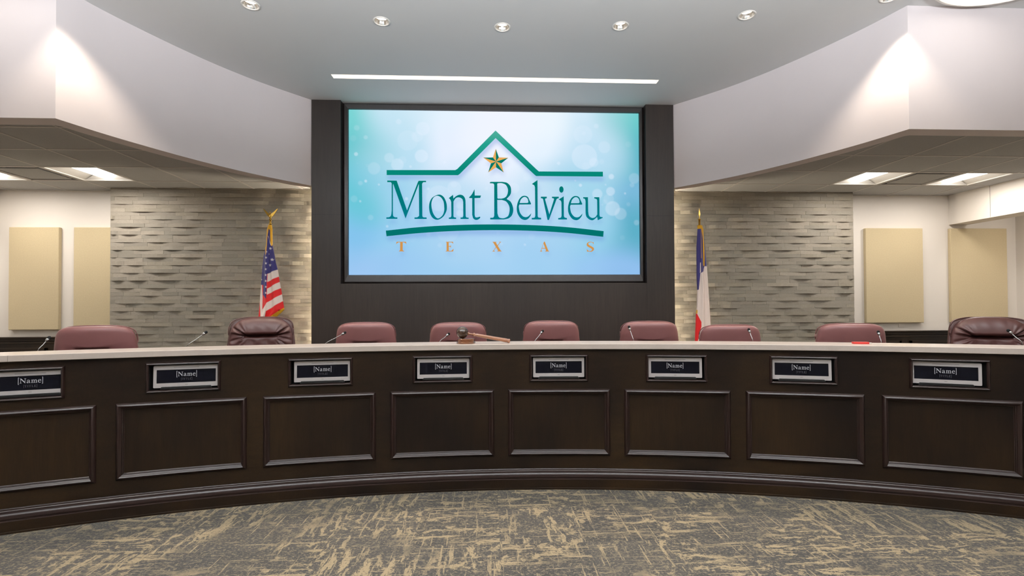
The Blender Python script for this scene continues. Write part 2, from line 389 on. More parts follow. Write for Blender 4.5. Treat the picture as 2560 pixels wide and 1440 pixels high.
# stacked-stone walls: every strip of stone is its own bowed piece of the mesh
def stone_wall(x0, x1, name, seed, lit):
    r = np.random.default_rng(seed); V = []; F = []; Cc = []; z = .16; row = 0
    cols = [lin(c) for c in ((158,150,137),(162,154,141),(154,147,135),(168,159,145),(160,152,137),(150,144,132))]
    while z < ZL+.01:
        h = .0505; x = x0-r.uniform(0, .3); z1 = min(z+h, ZL+.03)
        ph = (row*.37) % 1
        while x < x1:
            L = r.choice([.2, .3, .38, .46]); xa, xb = max(x, x0), min(x+L, x1); x += L
            if xb-xa < .01: continue
            base = r.choice([0, 0, .0015]); bow = r.choice([.012, .019, .026]) if (row % 2 and L > .25) else -r.choice([0, .002])
            n = 7; c = np.array(cols[r.integers(0, 6)])*r.uniform(.94, 1.06); tilt = 0
            s = len(V)
            for k in range(n+1):
                t = k/n; xx = xa+.0008+(xb-xa-.0016)*t; d = base+bow*math.sin(math.pi*t)**2
                V += [(xx, YST-d-tilt, z+.0008), (xx, YST-d, z1-.0006), (xx, YST+.03, z+.0008), (xx, YST+.03, z1-.0006)]
            for k in range(n):
                a = s+4*k; b = a+4
                F += [(a, b, b+1, a+1), (a+1, b+1, b+3, a+3), (a, a+2, b+2, b)]; Cc += [c]*3
            F += [(s, s+1, s+3, s+2), (s+4*n, s+4*n+2, s+4*n+3, s+4*n+1)]; Cc += [c]*2
        z = z1; row += 1
    n0 = len(V); V += [(x0, YST+.005, .16), (x1, YST+.005, .16), (x1, YST+.005, 3.0), (x0, YST+.005, 3.0), (x0, YW, .16), (x1, YW, .16), (x1, YW, 3.0), (x0, YW, 3.0)]
    for q in ((0,1,2,3), (0,3,7,4), (1,5,6,2), (3,2,6,7)): F.append([n0+i for i in q]); Cc.append(np.array(cols[2])*.6)
    me = bpy.data.meshes.new(name); me.from_pydata(V, [], F); me.materials.append(M['stone'])
    at = me.color_attributes.new('Col', 'FLOAT_COLOR', 'CORNER'); buf = []
    for p, c in zip(me.polygons, Cc): buf += [c[0], c[1], c[2], 1]*p.loop_total
    at.data.foreach_set('color', buf)
    o = bpy.data.objects.new(name, me); C.objects.link(o); struct(o); return o
stone_wall(-5.04, -2.0, 'wall_stone_left', 3, 1); stone_wall(2.0, 5.10, 'wall_stone_right', 5, -1)
# dark panelled feature wall around the screen
XL, XR = -2.33, 2.41; FX0, FX1, FZ0 = -1.96, 2.035, 1.665
b = MB(); yb = YD+.14
b.box(XL, FX0, YD, yb, .16, ZC); b.box(FX1, XR, YD, yb, .16, ZC); b.box(FX0, FX1, YD, yb, .16, FZ0)
struct(b.build('wall_panelled', M['panelwall'], bevel=.003))
for x0, x1, nm in ((XL, FX0, 'trim_3'), (FX1, XR, 'trim_4')):     # horizontal joints in the veneer
    struct(MB().box(x0+.004, x1-.004, YD-.0008, YD+.001, 2.555, 2.559).build(nm, M['black']))
struct(MB().box(FX0-.2, FX1+.2, yb, YST+.1, .16, ZC).build('wall_core', M['black']))
struct(MB().box(XL+.12, XR-.12, YD+.14, YD+.3, .16, ZC).build('wall_backing', M['panelwall']))
for s, x in ((-1, XL+.115), (1, XR-.115)):                         # concealed edge lighting grazing the stone
    t = empty('edge_light', (x, YD+.2, .16)); tag(t, 'concealed warm light strip behind the %s edge of the dark screen wall' % ('left' if s < 0 else 'right'), 'light strip', 'edge lights of the screen wall')
    MB().box(-.006, .006, -.03, .03, .02, 2.76).build('channel', M['chrome'], t)
    MB().box(.006 if s > 0 else -.012, .012 if s > 0 else -.006, -.02, .02, .03, 2.75).build('diffuser', emis('warm_strip_light', (1, .85, .64), L_HALO), t)

# ---------------------------------------------------------------- screen
LOGO = json.loads(r'''{"letter_M":[[[1293,4287,1],[1612,4288,1],[1960,6089,1],[2335,4353,1],[2359,4288,1],[2607,4285,1],[2608,4370,1],[2515,4376],[2474,4475,1],[2480,6419,1],[2498,6493],[2540,6515,1],[2625,6515,1],[2626,6609,1],[2213,6611,1],[2213,6517,1],[2305,6506],[2370,6420,1],[2364,4477,1],[1910,6588,1],[1495,4487,1],[1484,4561,1],[1483,6215,1],[1493,6425],[1545,6511,1],[1634,6520,1],[1634,6609,1],[1261,6611,1],[1261,6522,1],[1364,6499],[1421,6388],[1443,6092,1],[1444,4463,1],[1420,4394],[1379,4382,1],[1294,4383,1]]],"letter_o":[[[2709,5885],[2735,5563],[2831,5290],[3038,5122],[3191,5237],[3289,5559],[3316,5881],[3292,6154],[3183,6477],[3003,6656],[2837,6553],[2739,6257]],[[2789,5811],[2804,5513],[2872,5289],[2983,5194],[3108,5287],[3199,5535],[3224,5882],[3216,6154],[3155,6403],[3031,6564],[2933,6491],[2835,6206]]],"letter_n":[[[3381,5330,1],[3526,5129,1],[3538,5358,1],[3635,5208],[3760,5120],[3872,5181],[3942,5379],[3955,5702,1],[3957,6423,1],[3981,6502],[4058,6522,1],[4058,6601,1],[3780,6603,1],[3780,6513,1],[3849,6498],[3874,6411,1],[3873,5554,1],[3838,5380],[3733,5287],[3622,5332],[3542,5532,1],[3540,6425,1],[3557,6495],[3630,6519,1],[3630,6603,1],[3380,6605,1],[3380,6520,1],[3446,6495],[3467,6413,1],[3463,5582,1],[3435,5433]]],"letter_t":[[[4263,4774,1],[4269,5165,1],[4485,5163,1],[4458,5312,1],[4263,5327,1],[4264,6347,1],[4288,6483],[4351,6500],[4434,6457,1],[4460,6495],[4407,6607],[4310,6657],[4219,6570],[4180,6347,1],[4182,5327,1],[4081,5323,1],[4078,5273,1],[4171,5091]]],"letter_B":[[[4789,4358,1],[4821,4323,1],[5218,4319,1],[5380,4374],[5494,4575],[5522,4835],[5496,5094],[5367,5369,1],[5513,5556],[5592,5958],[5556,6333],[5435,6550],[5274,6622,1],[4797,6625,1],[4796,6524,1],[4901,6504],[4936,6394,1],[4940,4495,1],[4902,4423],[4789,4410,1]],[[5045,4422,1],[5104,4398],[5218,4405],[5348,4519],[5414,4807],[5382,5124],[5302,5284],[5189,5348,1],[5059,5349,1],[5048,5300,1]],[[5043,5430,1],[5205,5429,1],[5351,5528],[5449,5787],[5466,6074],[5419,6391],[5306,6522],[5200,6545],[5095,6480],[5046,6250,1]]],"letter_e1":[[[6201,5694,1],[5809,5703,1],[5787,5842],[5824,6187],[5922,6417],[6027,6474],[6117,6416],[6217,6234,1],[6182,6416],[6085,6604],[5971,6648],[5841,6533],[5734,6217],[5717,5842],[5773,5467],[5870,5235],[5983,5162],[6097,5233],[6155,5435],[6209,5636,1]],[[5817,5611,1],[6082,5603,1],[6115,5551],[6090,5349],[6016,5240],[5935,5263],[5854,5408]]],"letter_e2":[[[7986,5692,1],[7590,5701,1],[7567,5840],[7603,6188],[7702,6419],[7809,6476],[7900,6418],[8001,6234,1],[7965,6417],[7867,6606],[7752,6650],[7620,6535],[7513,6217],[7496,5841],[7553,5463],[7651,5230],[7766,5157],[7881,5228],[7939,5431],[7994,5634,1]],[[7598,5608,1],[7865,5600,1],[7898,5547],[7873,5344],[7799,5235],[7717,5259],[7635,5405]]],"letter_l":[[[6242,4437,1],[6437,4188,1],[6439,6386,1],[6459,6486],[6557,6515,1],[6557,6616,1],[6231,6617,1],[6231,6525,1],[6329,6496],[6353,6386,1],[6349,4652,1],[6324,4523]]],"letter_v":[[[6551,5214,1],[6758,5213,1],[6758,5308,1],[6709,5329],[6698,5387,1],[6842,6296,1],[7009,5369,1],[6995,5317],[6938,5298,1],[6938,5211,1],[7175,5209,1],[7176,5304,1],[7110,5340],[7078,5456,1],[6835,6614,1],[6802,6655],[6774,6615,1],[6628,5373,1],[6603,5321],[6551,5310,1]]],"letter_i":[[[7343,4763],[7333,4862],[7306,4935],[7268,4961],[7231,4935],[7203,4863],[7193,4765],[7202,4666],[7230,4594],[7268,4567],[7305,4593],[7333,4665]],[[7167,5383,1],[7347,5184,1],[7350,6380,1],[7371,6481],[7456,6519,1],[7457,6611,1],[7150,6613,1],[7150,6526,1],[7243,6491],[7268,6381,1],[7266,5570,1],[7241,5454]]],"letter_u":[[[8026,5230,1],[8194,5228,1],[8199,6114,1],[8229,6375],[8328,6505],[8443,6461],[8517,6286,1],[8516,5414,1],[8491,5342],[8414,5299,1],[8414,5226,1],[8594,5225,1],[8595,6315,1],[8616,6431],[8707,6460,1],[8707,6503,1],[8534,6649,1],[8512,6446,1],[8394,6621],[8311,6650],[8196,6549],[8113,6289],[8109,5476,1],[8087,5345],[8026,5302,1]]],"letter_T":[[[1607,7996,1],[1927,7996,1],[1939,8165,1],[1903,8075],[1829,8033,1],[1814,8033,1],[1811,8499,1],[1871,8579,1],[1676,8579,1],[1722,8499,1],[1726,8033,1],[1667,8038],[1623,8086],[1585,8165,1]]],"letter_E":[[[3269,7994,1],[3523,7994,1],[3530,8127,1],[3479,8042],[3374,8031,1],[3375,8255,1],[3426,8244],[3449,8180,1],[3450,8367,1],[3420,8298],[3375,8287,1],[3376,8537,1],[3466,8532],[3540,8404,1],[3529,8580,1],[3257,8580,1],[3302,8532,1],[3300,8042,1]]],"letter_X":[[[4858,7992,1],[5024,7992,1],[4988,8030,1],[5045,8206,1],[5123,8030,1],[5084,7992,1],[5183,7992,1],[5144,8030,1],[5055,8239,1],[5146,8501,1],[5191,8581,1],[5020,8581,1],[5062,8528,1],[4998,8340,1],[4920,8517,1],[4965,8581,1],[4857,8581,1],[4896,8533,1],[4986,8308,1],[4897,8035,1]]],"letter_A":[[[6650,7980,1],[6680,7980,1],[6797,8512,1],[6834,8582,1],[6682,8582,1],[6721,8523,1],[6697,8405,1],[6578,8405,1],[6557,8512,1],[6594,8582,1],[6508,8582,1],[6539,8518,1]],[[6635,8098,1],[6690,8367,1],[6584,8367,1]]],"letter_S":[[[8381,7999,1],[8382,8151,1],[8341,8043],[8258,8016],[8197,8081],[8216,8167],[8311,8264],[8388,8367],[8382,8502],[8296,8594],[8204,8578],[8149,8594,1],[8142,8410,1],[8188,8518],[8265,8551],[8320,8491],[8302,8405],[8204,8308],[8145,8221],[8148,8081],[8218,7994],[8295,7983],[8351,8016]]],"roof_line":[[[1273,3651,1],[3605,3618,1],[3674,3551,1],[4994,1170,1],[6401,3528,1],[6486,3660,1],[8725,3646,1],[8726,3947,1],[6393,3944,1],[6322,3845,1],[4995,1634,1],[3768,3838,1],[3699,3930,1],[1275,3953,1]]],"ground_arc":[[[1243,7324,1],[2372,7107],[3564,6975],[4915,6926],[6277,6964],[7497,7088],[8738,7322,1],[8720,7674,1],[7497,7445],[6277,7319],[4916,7280],[3565,7338],[2374,7469],[1266,7663,1]]],"star":[[[5006,3074,1],[5001,2294,1],[5103,2816,1],[5430,2837,1],[5188,3180,1],[5269,3738,1],[5005,3434,1],[4735,3745,1],[4829,3194,1],[4568,2841,1],[4899,2825,1]]]}''')
SX0, SX1, SZ0, SZ1, SY = -1.884, 1.972, 1.784, 3.958, 11.215
scr = empty('video_wall', ((SX0+SX1)/2, SY, SZ0))
tag(scr, 'large lit wall screen with green and gold town logo on pale blue', 'screen')
cx, cz = (SX0+SX1)/2, SZ0
uv = lambda u, v: (SX0+(SX1-SX0)*u-cx, (SZ1-SZ0)*(1-v))
fb = MB(); fx0, fx1, fz0, fz1 = FX0-cx, FX1-cx, FZ0-cz, ZC-cz
ix0, ix1, iz0, iz1 = SX0-cx, SX1-cx, 0, SZ1-cz
def ringf(b, o, i, y0, y1, skip=False):                       # mitred frame ring o=(x0,x1,z0,z1) at depth y0 to i at y1
    vo = [(o[0],y0,o[2]),(o[1],y0,o[2]),(o[1],y0,o[3]),(o[0],y0,o[3])]; vi = [(i[0],y1,i[2]),(i[1],y1,i[2]),(i[1],y1,i[3]),(i[0],y1,i[3])]
    b.add(vo+vi, [(k,(k+1)%4,4+(k+1)%4,4+k) for k in range(4) if not (k == 2 and skip)])
e = .028; O = (fx0, fx1, fz0, fz1)
ringf(fb, O, (fx0+.004,fx1-.004,fz0+.004,fz1-.004), -.10, -.012, True); ringf(fb, (fx0+.004,fx1-.004,fz0+.004,fz1-.004), (fx0+e,fx1-e,fz0+e,fz1-.02), -.012, -.03)
ringf(fb, (fx0+e,fx1-e,fz0+e,fz1-.02), (ix0-.006,ix1+.006,iz0-.006,iz1+.006), -.03, -.022); ringf(fb, (ix0-.006,ix1+.006,iz0-.006,iz1+.006), (ix0,ix1,iz0,iz1), -.022, .004)
ringf(fb, O, (ix0,ix1,iz0,iz1), .02, .02); ringf(fb, O, O, -.10, .02, True)
fb.build('frame', M['frame'], scr)
def hexs(L): return np.array([[lin(c) for c in r] for r in L])
CG = hexs([[(120,208,208),(196,226,240),(225,238,250),(236,240,251),(232,242,250),(212,232,245),(108,200,200)],
 [(108,196,204),(182,219,238),(225,235,250),(235,240,252),(225,238,250),(182,218,238),(92,180,196)],
 [(104,196,212),(158,208,234),(188,219,240),(195,222,242),(190,220,240),(160,210,232),(120,182,214)],
 [(130,192,232),(150,203,235),(168,208,238),(172,210,240),(168,208,238),(146,203,230),(92,172,196)],
 [(156,196,238),(152,197,237),(156,203,237),(162,206,239),(156,203,237),(150,196,237),(142,188,233)]])
BOK = [(630,445,48,.6),(640,240,50,.5),(455,510,45,.45),(395,460,35,.35),(285,540,45,.25),(530,330,75,.2),(1840,440,95,.5),(1910,480,35,.4),(2042,588,20,.7),(1990,365,45,.3),(1830,270,70,.3),(1580,330,40,.2),(2035,700,33,.6),(1935,720,38,.45),(2050,830,55,.5),(2110,870,45,.3),(870,680,50,.35),(760,760,95,.3),(1310,680,40,.35),(910,870,25,.5),(915,810,30,.3),(1410,590,30,.25),(1440,860,35,.25),(2215,600,40,.25),(225,635,10,.7),(320,660,7,.6),(155,435,14,.6),(800,490,9,.6),(520,765,12,.6),(550,525,10,.5),(1808,655,12,.7),(1645,490,12,.6),(465,190,20,.4),(160,240,20,.2),(225,310,15,.3),(185,785,8,.5),(260,905,20,.2),(1275,490,40,.3),(1770,620,6,.6),(1998,650,6,.5),(2145,715,8,.5),(1930,205,18,.4),(820,1000,85,.12),(680,690,10,.5),(380,970,9,.5),(1390,1105,9,.4),(2020,760,40,.2),(600,300,40,.3)]
def pip(poly, X, Y):
    ins = np.zeros(X.shape, bool); n = len(poly)
    for i in range(n):
        (x1, y1), (x2, y2) = poly[i], poly[(i+1) % n]
        if y1 == y2: continue
        c = ((y1 > Y) != (y2 > Y)) & (X < (x2-x1)*(Y-y1)/(y2-y1)+x1); ins ^= c
    return ins
CN = {k: [[(p[0]/1e4, p[1]/1e4) for p in contour(c)] for c in v] for k, v in LOGO.items()}
NU, NV = 448, 252
uu, vv = np.meshgrid(np.linspace(0, 1, NU+1), np.linspace(0, 1, NV+1))
def bil(Gd, u, v):
    h, w, _ = Gd.shape; a = np.clip(u*(w-1), 0, w-1.001); b_ = np.clip(v*(h-1), 0, h-1.001); i = a.astype(int); j = b_.astype(int)
    fa = a-i; fb_ = b_-j; fa = (fa*fa*(3-2*fa))[..., None]; fb_ = (fb_*fb_*(3-2*fb_))[..., None]
    return (Gd[j, i]*(1-fa)+Gd[j, i+1]*fa)*(1-fb_)+(Gd[j+1, i]*(1-fa)+Gd[j+1, i+1]*fa)*fb_
wob = .035*np.sin(uu*17+vv*5)+.03*np.sin(uu*9-vv*13)
img = bil(CG, np.clip(uu+wob*.6, 0, 1), np.clip(vv+wob, 0, 1))
for x, y, r, a in BOK+[(rng.uniform(110, 2240), rng.uniform(120, 1150), rng.uniform(4, 30), rng.uniform(.05, .25)) for _ in range(45)]:
    d = np.hypot((uu*2149+103-x), (vv*1225+105-y)); soft = 9 if r > 15 else 6
    k = (np.clip((r-d)/soft+.5, 0, 1)*a*.62)[..., None]; img = img*(1-k)+np.array(lin((228,238,252)))*k
msk = np.zeros(uu.shape)
for k, cs in CN.items():
    m = np.zeros(uu.shape, bool)
    for c in cs: m ^= pip([(p[0]+.004, p[1]+.026) for p in c], uu, vv)
    msk = np.maximum(msk, m*(1. if k in ('roof_line', 'ground_arc') else .7))
ker = np.exp(-(np.arange(-9, 10)/4.5)**2); ker /= ker.sum()
msk = np.apply_along_axis(lambda r_: np.convolve(r_, ker, 'same'), 0, msk); msk = np.apply_along_axis(lambda r_: np.convolve(r_, ker, 'same'), 1, msk)
img = img*(1-.55*msk[..., None])+np.array(lin((110,150,215)))*(.55*msk[..., None])
vs = np.stack([SX0+(SX1-SX0)*uu-cx, np.zeros_like(uu)+.0, (SZ1-SZ0)*(1-vv)], -1).reshape(-1, 3)
idx = np.arange((NU+1)*(NV+1)).reshape(NV+1, NU+1)
fs = np.stack([idx[:-1, :-1], idx[1:, :-1], idx[1:, 1:], idx[:-1, 1:]], -1).reshape(-1, 4)
me = bpy.data.meshes.new('display'); me.from_pydata(vs.tolist(), [], fs.tolist()); me.materials.append(M['screen'])
at = me.color_attributes.new('Col', 'FLOAT_COLOR', 'POINT'); at.data.foreach_set('color', np.concatenate([img.reshape(-1, 3), np.ones(((NU+1)*(NV+1), 1))], 1).ravel())
dsp = bpy.data.objects.new('display', me); C.objects.link(dsp); dsp.parent = scr
def grad_emis(name, stops, z0, z1):                # colour varies with height on the picture, as in the artwork
    t = NT(name); z = t.n('ShaderNodeSeparateXYZ', {0: t.n('ShaderNodeTexCoord').outputs['Object']}).outputs[2]
    f = t.n('ShaderNodeMapRange', {0: z, 1: z0, 2: z1}).outputs[0]
    t.out((0,0,0), 1, Emission_Color=t.ramp(f, *[(p, lin(c)) for p, c in stops]), Emission_Strength=L_SCREEN, Specular_IOR_Level=0.0); return t.m
gr = grad_emis('green_logo_picture', ((0, (0,112,106)), (.35, (0,126,116)), (.62, (8,134,118)), (.85, (36,158,140)), (1, (84,174,156))), .55, 1.95)
gt = grad_emis('teal_lettering_picture', ((0, (0,122,138)), (.4, (0,116,122)), (1, (0,122,108))), .7, 1.3)
orr = emis('gold_lettering_picture', lin((204,146,78)), L_SCREEN)
PM = Matrix(((1,0,0,0), (0,0,-1,-.0025), (0,1,0,0), (0,0,0,1)))
for k, cs in CN.items():
    q = [[uv(*p) for p in c] for c in cs]
    if k == 'star': continue
    nm = {'roof_line': 'roof_line', 'ground_arc': 'ground_line'}.get(k, 'letter'); mt = gr if k in ('roof_line', 'ground_arc') else (orr if k in ('letter_T', 'letter_E', 'letter_X', 'letter_A', 'letter_S') else gt)
    flat(q, nm, mt, PM, scr)
st = [uv(p[0]/1e4, p[1]/1e4) for p in LOGO['star'][0]]; sb = MB(); c0 = st[0]
for i in range(10):
    a, c = st[1+i], st[1+(i+1) % 10]; sb.mi = 1 if i % 2 == 0 else 0      # alternate green and gold facets
    sb.add([(c0[0], -.003, c0[1]), (a[0], -.003, a[1]), (c[0], -.003, c[1])], [(0, 1, 2)])
sb.build('star', [emis('gold_star_picture', lin((228,170,92)), L_SCREEN), emis('green_star_picture', lin((0,118,100)), L_SCREEN)], scr)

# ---------------------------------------------------------------- lamps
def downlight_proto():
    t = empty('downlight', (0,0,ZC)); tag(t, 'x', 'ceiling light', 'recessed round downlights in the upper ceiling')
    MB().lathe([(.064,.003),(.064,-.004),(.070,-.007),(.078,-.005),(.079,0),(.079,.003),(.064,.003)], 36, cap=False).build('trim_ring', M['trimwhite'], t, smooth=True)
    MB().lathe([(.064,0),(.061,.012),(.056,.026),(.048,.042)], 18, cap=False).build('reflector', simple('mirror_reflector', (240,236,230), .2, Metallic=1.0), t)
    MB().lathe([(.002,.036),(.046,.036),(.048,.046),(.002,.046)], 28).build('lamp', emis('warm_lamp', (1,.90,.78), 8), t)
    add_light('SPOT', 'beam', (0,0,.0), L_DOWN, WARM, t, size=.030, spot=128, blend=.6)
    return t
dl = ['recessed downlight in upper ceiling, just beyond the left corner of the bulkhead', 'recessed downlight in upper ceiling, leftmost of the row in view', 'recessed downlight in upper ceiling above left end of the light strip', 'recessed downlight in upper ceiling centred over the screen, dark reflector facets showing',
 'recessed downlight in upper ceiling above right part of the light strip', 'recessed downlight in upper ceiling between the light strip and right bulkhead', 'recessed downlight cut by top edge of view beside right bulkhead corner']
pr0 = downlight_proto()
for i, (x, y) in enumerate(downs):
    o = pr0 if i == 0 else copy_tree(pr0); o.location = (x, y, ZC); o['label'] = dl[i]
    if i in (0, 6):                                  # dimmer, narrower lamps beside the bulkhead corners
        for ch in o.children:
            if ch.type == 'LIGHT': ch.data = ch.data.copy(); ch.data.energy = L_DOWN*.13; ch.data.spot_size = math.radians(98)
for i, (x, y) in enumerate(rooms):  # unseen downlights added behind the camera for general fill
    o = copy_tree(pr0); o.location = (x, y, ZC); o['label'] = 'added fill downlight over the audience floor behind the viewpoint'; o['group'] = 'added fill downlights over the audience floor'
    for ch in o.children:
        if ch.type == 'LIGHT': ch.data = ch.data.copy(); ch.data.energy = L_ROOM; ch.data.shadow_soft_size = .12
t = empty('linear_light', ((LX0+LX1)/2, (LY0+LY1)/2, ZC)); tag(t, 'long recessed warm white light strip in ceiling above the screen', 'ceiling light')
hx, hy = (LX1-LX0)/2, (LY1-LY0)/2
MB().box(-hx, hx, -hy, hy, .045, .055).build('diffuser', emis('linear_diffuser', (1,.88,.74), L_LINEAR), t)
b = MB(); b.box(-hx-.004, hx+.004, -hy-.004, -hy+.002, -.001, .05); b.box(-hx-.004, hx+.004, hy-.002, hy+.004, -.001, .05); b.box(-hx-.004, -hx+.002, -hy, hy, -.001, .05); b.box(hx-.002, hx+.004, -hy, hy, -.001, .05)
b.build('housing', M['trimwhite'], t)
def dish(x, y, lab):
    t = empty('ring_ceiling_light', (x, y, ZC)); tag(t, lab, 'ceiling light', 'large round ceiling lights')
    MB().lathe([(.70,0),(.70,-.05),(.68,-.055),(.68,0)], 64, cap=False).build('housing', M['trimwhite'], t, auto=40)
    MB().lathe([(.002,-.045),(.68,-.045),(.68,-.03),(.002,-.03)], 64).build('diffuser', emis('dish_diffuser', (1,.92,.84), L_DISH), t)
dish(4.13, 8.09, 'large round glowing ceiling light at the top right edge, before the bulkhead')
dish(-4.05, 8.09, 'large round glowing ceiling light beyond the top left edge, before the bulkhead')
for gx in (-4.6, -1.6, 1.7, 4.7):  # globes added out of view as fill light for the room
    for gy in (5.6, 1.2):
        t = empty('fill_globe', (gx, gy, ZC)); tag(t, 'added glowing fill globe over the audience floor behind the viewpoint', 'fill light', 'added fill globes over the audience floor')
        MB().lathe([(.07,0),(.07,-.03),(.02,-.04),(.0,-.04)], 24).build('canopy', M['trimwhite'], t, auto=40)
        MB().tube([(0,0,-.03),(0,0,-.42)], .008, 8).build('stem', M['chrome'], t, smooth=True)
        MB().ball((0,0,-.66), .25, 28).build('globe', emis('fill_globe_glow', (1,.96,.935), L_GLOBE), t, smooth=True)
for gx in (-2.6, .04, 2.7):  # unseen bowls added to throw extra light onto the ceiling
    t = empty('fill_uplight_bowl', (gx, 5.35, ZC)); tag(t, 'added fill uplight in an opaque bowl hanging behind the viewpoint', 'fill light', 'added bowl uplights before the desk')
    MB().tube([(0,0,0),(0,0,-1.30)], .008, 8).build('stem', M['chrome'], t, smooth=True)
    MB().lathe([(.0,-1.46),(.12,-1.44),(.24,-1.38),(.30,-1.30),(.29,-1.30),(.23,-1.37),(.12,-1.42),(.0,-1.44)], 40, cap=False).build('bowl', M['trimwhite'], t, smooth=True)
    add_light('AREA', 'uplight', (0,0,-1.33), L_UP, (.90,.945,1), t, size=.42, rot=(math.pi,0,0))
def troffer(x, y, lab):
    t = empty('troffer_light', (x+G/2, y+G/2, ZL)); tag(t, lab, 'ceiling light', 'square recessed lights in the tiled ceilings'); h = G/2-.014
    b = MB(); 
    for q in ((-h,h,-h,-h+.014),(-h,h,h-.014,h),(-h,-h+.014,-h,h),(h-.014,h,-h,h)): b.box(*q, -.003, .012)
    b.build('frame', M['trimwhite'], t)
    b = MB(); n = 10; i = h-.012
    for s in (-1, 1):
        P = [(s*(i-(i-.075)*k/n), .006+.075*math.sin(math.pi/2*k/n)) for k in range(n+1)]
        v = [(p[0], -i, p[1]) for p in P]+[(p[0], i, p[1]) for p in P]; b.add(v, [(k, k+1, n+1+k+1, n+1+k) for k in range(n)])
    for s in (-1, 1): b.add([(-i, s*i, .004), (i, s*i, .004), (i, s*i, .09), (-i, s*i, .09)], [(0,1,2,3)]); b.add([(-i, s*i, .004), (i, s*i, .004), (.0+.1, s*(i-.05), .085), (-.1, s*(i-.05), .085)], [(0,1,2,3)])
    b.add([(-i,-i,.092),(i,-i,.092),(i,i,.092),(-i,i,.092)], [(0,1,2,3)])
    b.build('reflector', M['trimwhite'], t, smooth=False)
    b = MB(); P = [(.088*math.cos(math.pi*k/12), .086-.078*math.sin(math.pi*k/12)) for k in range(13)]; L = i-.035
    v = [(p[0], -L, p[1]) for p in P]+[(p[0], L, p[1]) for p in P]; b.add(v, [(k, k+1, 14+k, 13+k) for k in range(12)]+[tuple(range(13)), tuple(range(13, 26))[::-1]])
    b.build('lens', emis('troffer_lens', (1,.955,.89), L_TROFFER*3), t, smooth=False)
    add_light('AREA', 'glow', (0,0,-.006), L_TROFFER*7, (1,.935,.87), t, size=.5, sy=.5)
def diffuser(x, y, lab):
    t = empty('air_diffuser', (x+G/2, y+G/2, ZL)); tag(t, lab, 'air vent', 'square air diffusers in the tiled ceilings'); h = G/2-.014; b = MB()
    for q in ((-h,h,-h,-h+.02),(-h,h,h-.02,h),(-h,-h+.02,-h,h),(h-.02,h,-h,h)): b.box(*q, -.002, .06)
    b.build('frame', M['tbar'], t); MB().box(-h+.07, h-.07, -h+.07, h-.07, -.002, .008).build('plaque', M['tile'], t)
    MB().box(-h+.01, h-.01, -h+.01, h-.01, .06, .065).build('duct_throat', M['recess'], t)
troffer(FIX[1][0][1], YF[1], 'square recessed light in right tiled ceiling, nearer the screen'); diffuser(FIX[1][1][1], YF[1], 'square air diffuser between the two lights of right tiled ceiling'); troffer(FIX[1][2][1], YF[1], 'square recessed light in right tiled ceiling, beside the wall beam')
troffer(FIX[-1][0][1], YF[-1], 'square recessed light in left tiled ceiling, nearer the screen'); diffuser(FIX[-1][1][1], YF[-1], 'square air diffuser between the two lights of left tiled ceiling'); troffer(FIX[-1][2][1], YF[-1], 'square recessed light in left tiled ceiling, cut by left edge of view')

troffer(7.0, 9.71, 'square recessed light in the bay beyond the right wall beam'); troffer(-7.56, 9.71, 'square recessed light in the bay beyond the left wall beam')

# ---------------------------------------------------------------- acoustic panels
for x0, x1, z0, z1, lab in ((-6.43,-5.79,1.08,2.45,'tan fabric acoustic panel at the far left edge of the back wall'), (-5.60,-5.06,1.08,2.45,'tan fabric acoustic panel half hidden by the left stone wall'),
    (5.372,6.232,1.10,2.468,'tan fabric acoustic panel beside the right stone wall'), (6.652,7.512,1.10,2.468,'tan fabric acoustic panel under the beam at far right')):
    o = MB().box(-(x1-x0)/2, (x1-x0)/2, -.05, 0, 0, z1-z0).build('acoustic_panel', M['fabric'], bevel=.008, seg=3); o.location = ((x0+x1)/2, YW-.001, z0)
    tag(o, lab, 'acoustic panel', 'acoustic panels on the back wall')
o = MB().box(-.045, .045, -.006, 0, 0, .06); pl = o.build('wall_plate', M['wall'], bevel=.002); pl.location = (5.93, YW, 1.035); tag(pl, 'small blank cover plate on wall below right acoustic panel', 'wall plate')

# ---------------------------------------------------------------- the curved desk
RD = 8.37; DA = .1039; A5 = .0557
cyl = lambda th, R, z: (R*math.sin(th), R*math.cos(th), z)
desk = empty('council_desk', (0, RD, 0)); tag(desk, 'long curved dark wood council desk with raised panel front', 'desk')
def local(b): b.v = [(v[0], v[1]-RD, v[2]) for v in b.v]; return b
def loops(b, th0, th1, z0, z1, prof, seg=8):     # frame moulding round a bay, profile = (inset, projection)
    rings = []
    for w, h in prof:
        a0, a1, c0, c1 = th0+w/RD, th1-w/RD, z0+w, z1-w; r = []
        for k in range(seg): r.append(cyl(a0+(a1-a0)*k/seg, RD-h, c1))
        for k in range(2): r.append(cyl(a1, RD-h, c1+(c0-c1)*k/2))
        for k in range(seg): r.append(cyl(a1+(a0-a1)*k/seg, RD-h, c0))
        for k in range(2): r.append(cyl(a0, RD-h, c0+(c1-c0)*k/2))
        rings.append(r)
    n = len(rings[0])
    b.add([p for r in rings for p in r], [(i*n+k, i*n+(k+1) % n, (i+1)*n+(k+1) % n, (i+1)*n+k) for i in range(len(rings)-1) for k in range(n)])
bays = [A5+(k-5)*DA for k in range(0, 10)]
body = MB()
def patch(b, a0, a1, z0, z1, R, seg=6):
    v = []; 
    for k in range(seg+1): a = a0+(a1-a0)*k/seg; v += [cyl(a, R, z0), cyl(a, R, z1)]
    b.add(v, [(2*k, 2*k+1, 2*k+3, 2*k+2) for k in range(seg)])
FW = (.0528/2, .797, 1.002); HW = .0242; HZ0, HZ1 = .815, .986; PW = .0914/2
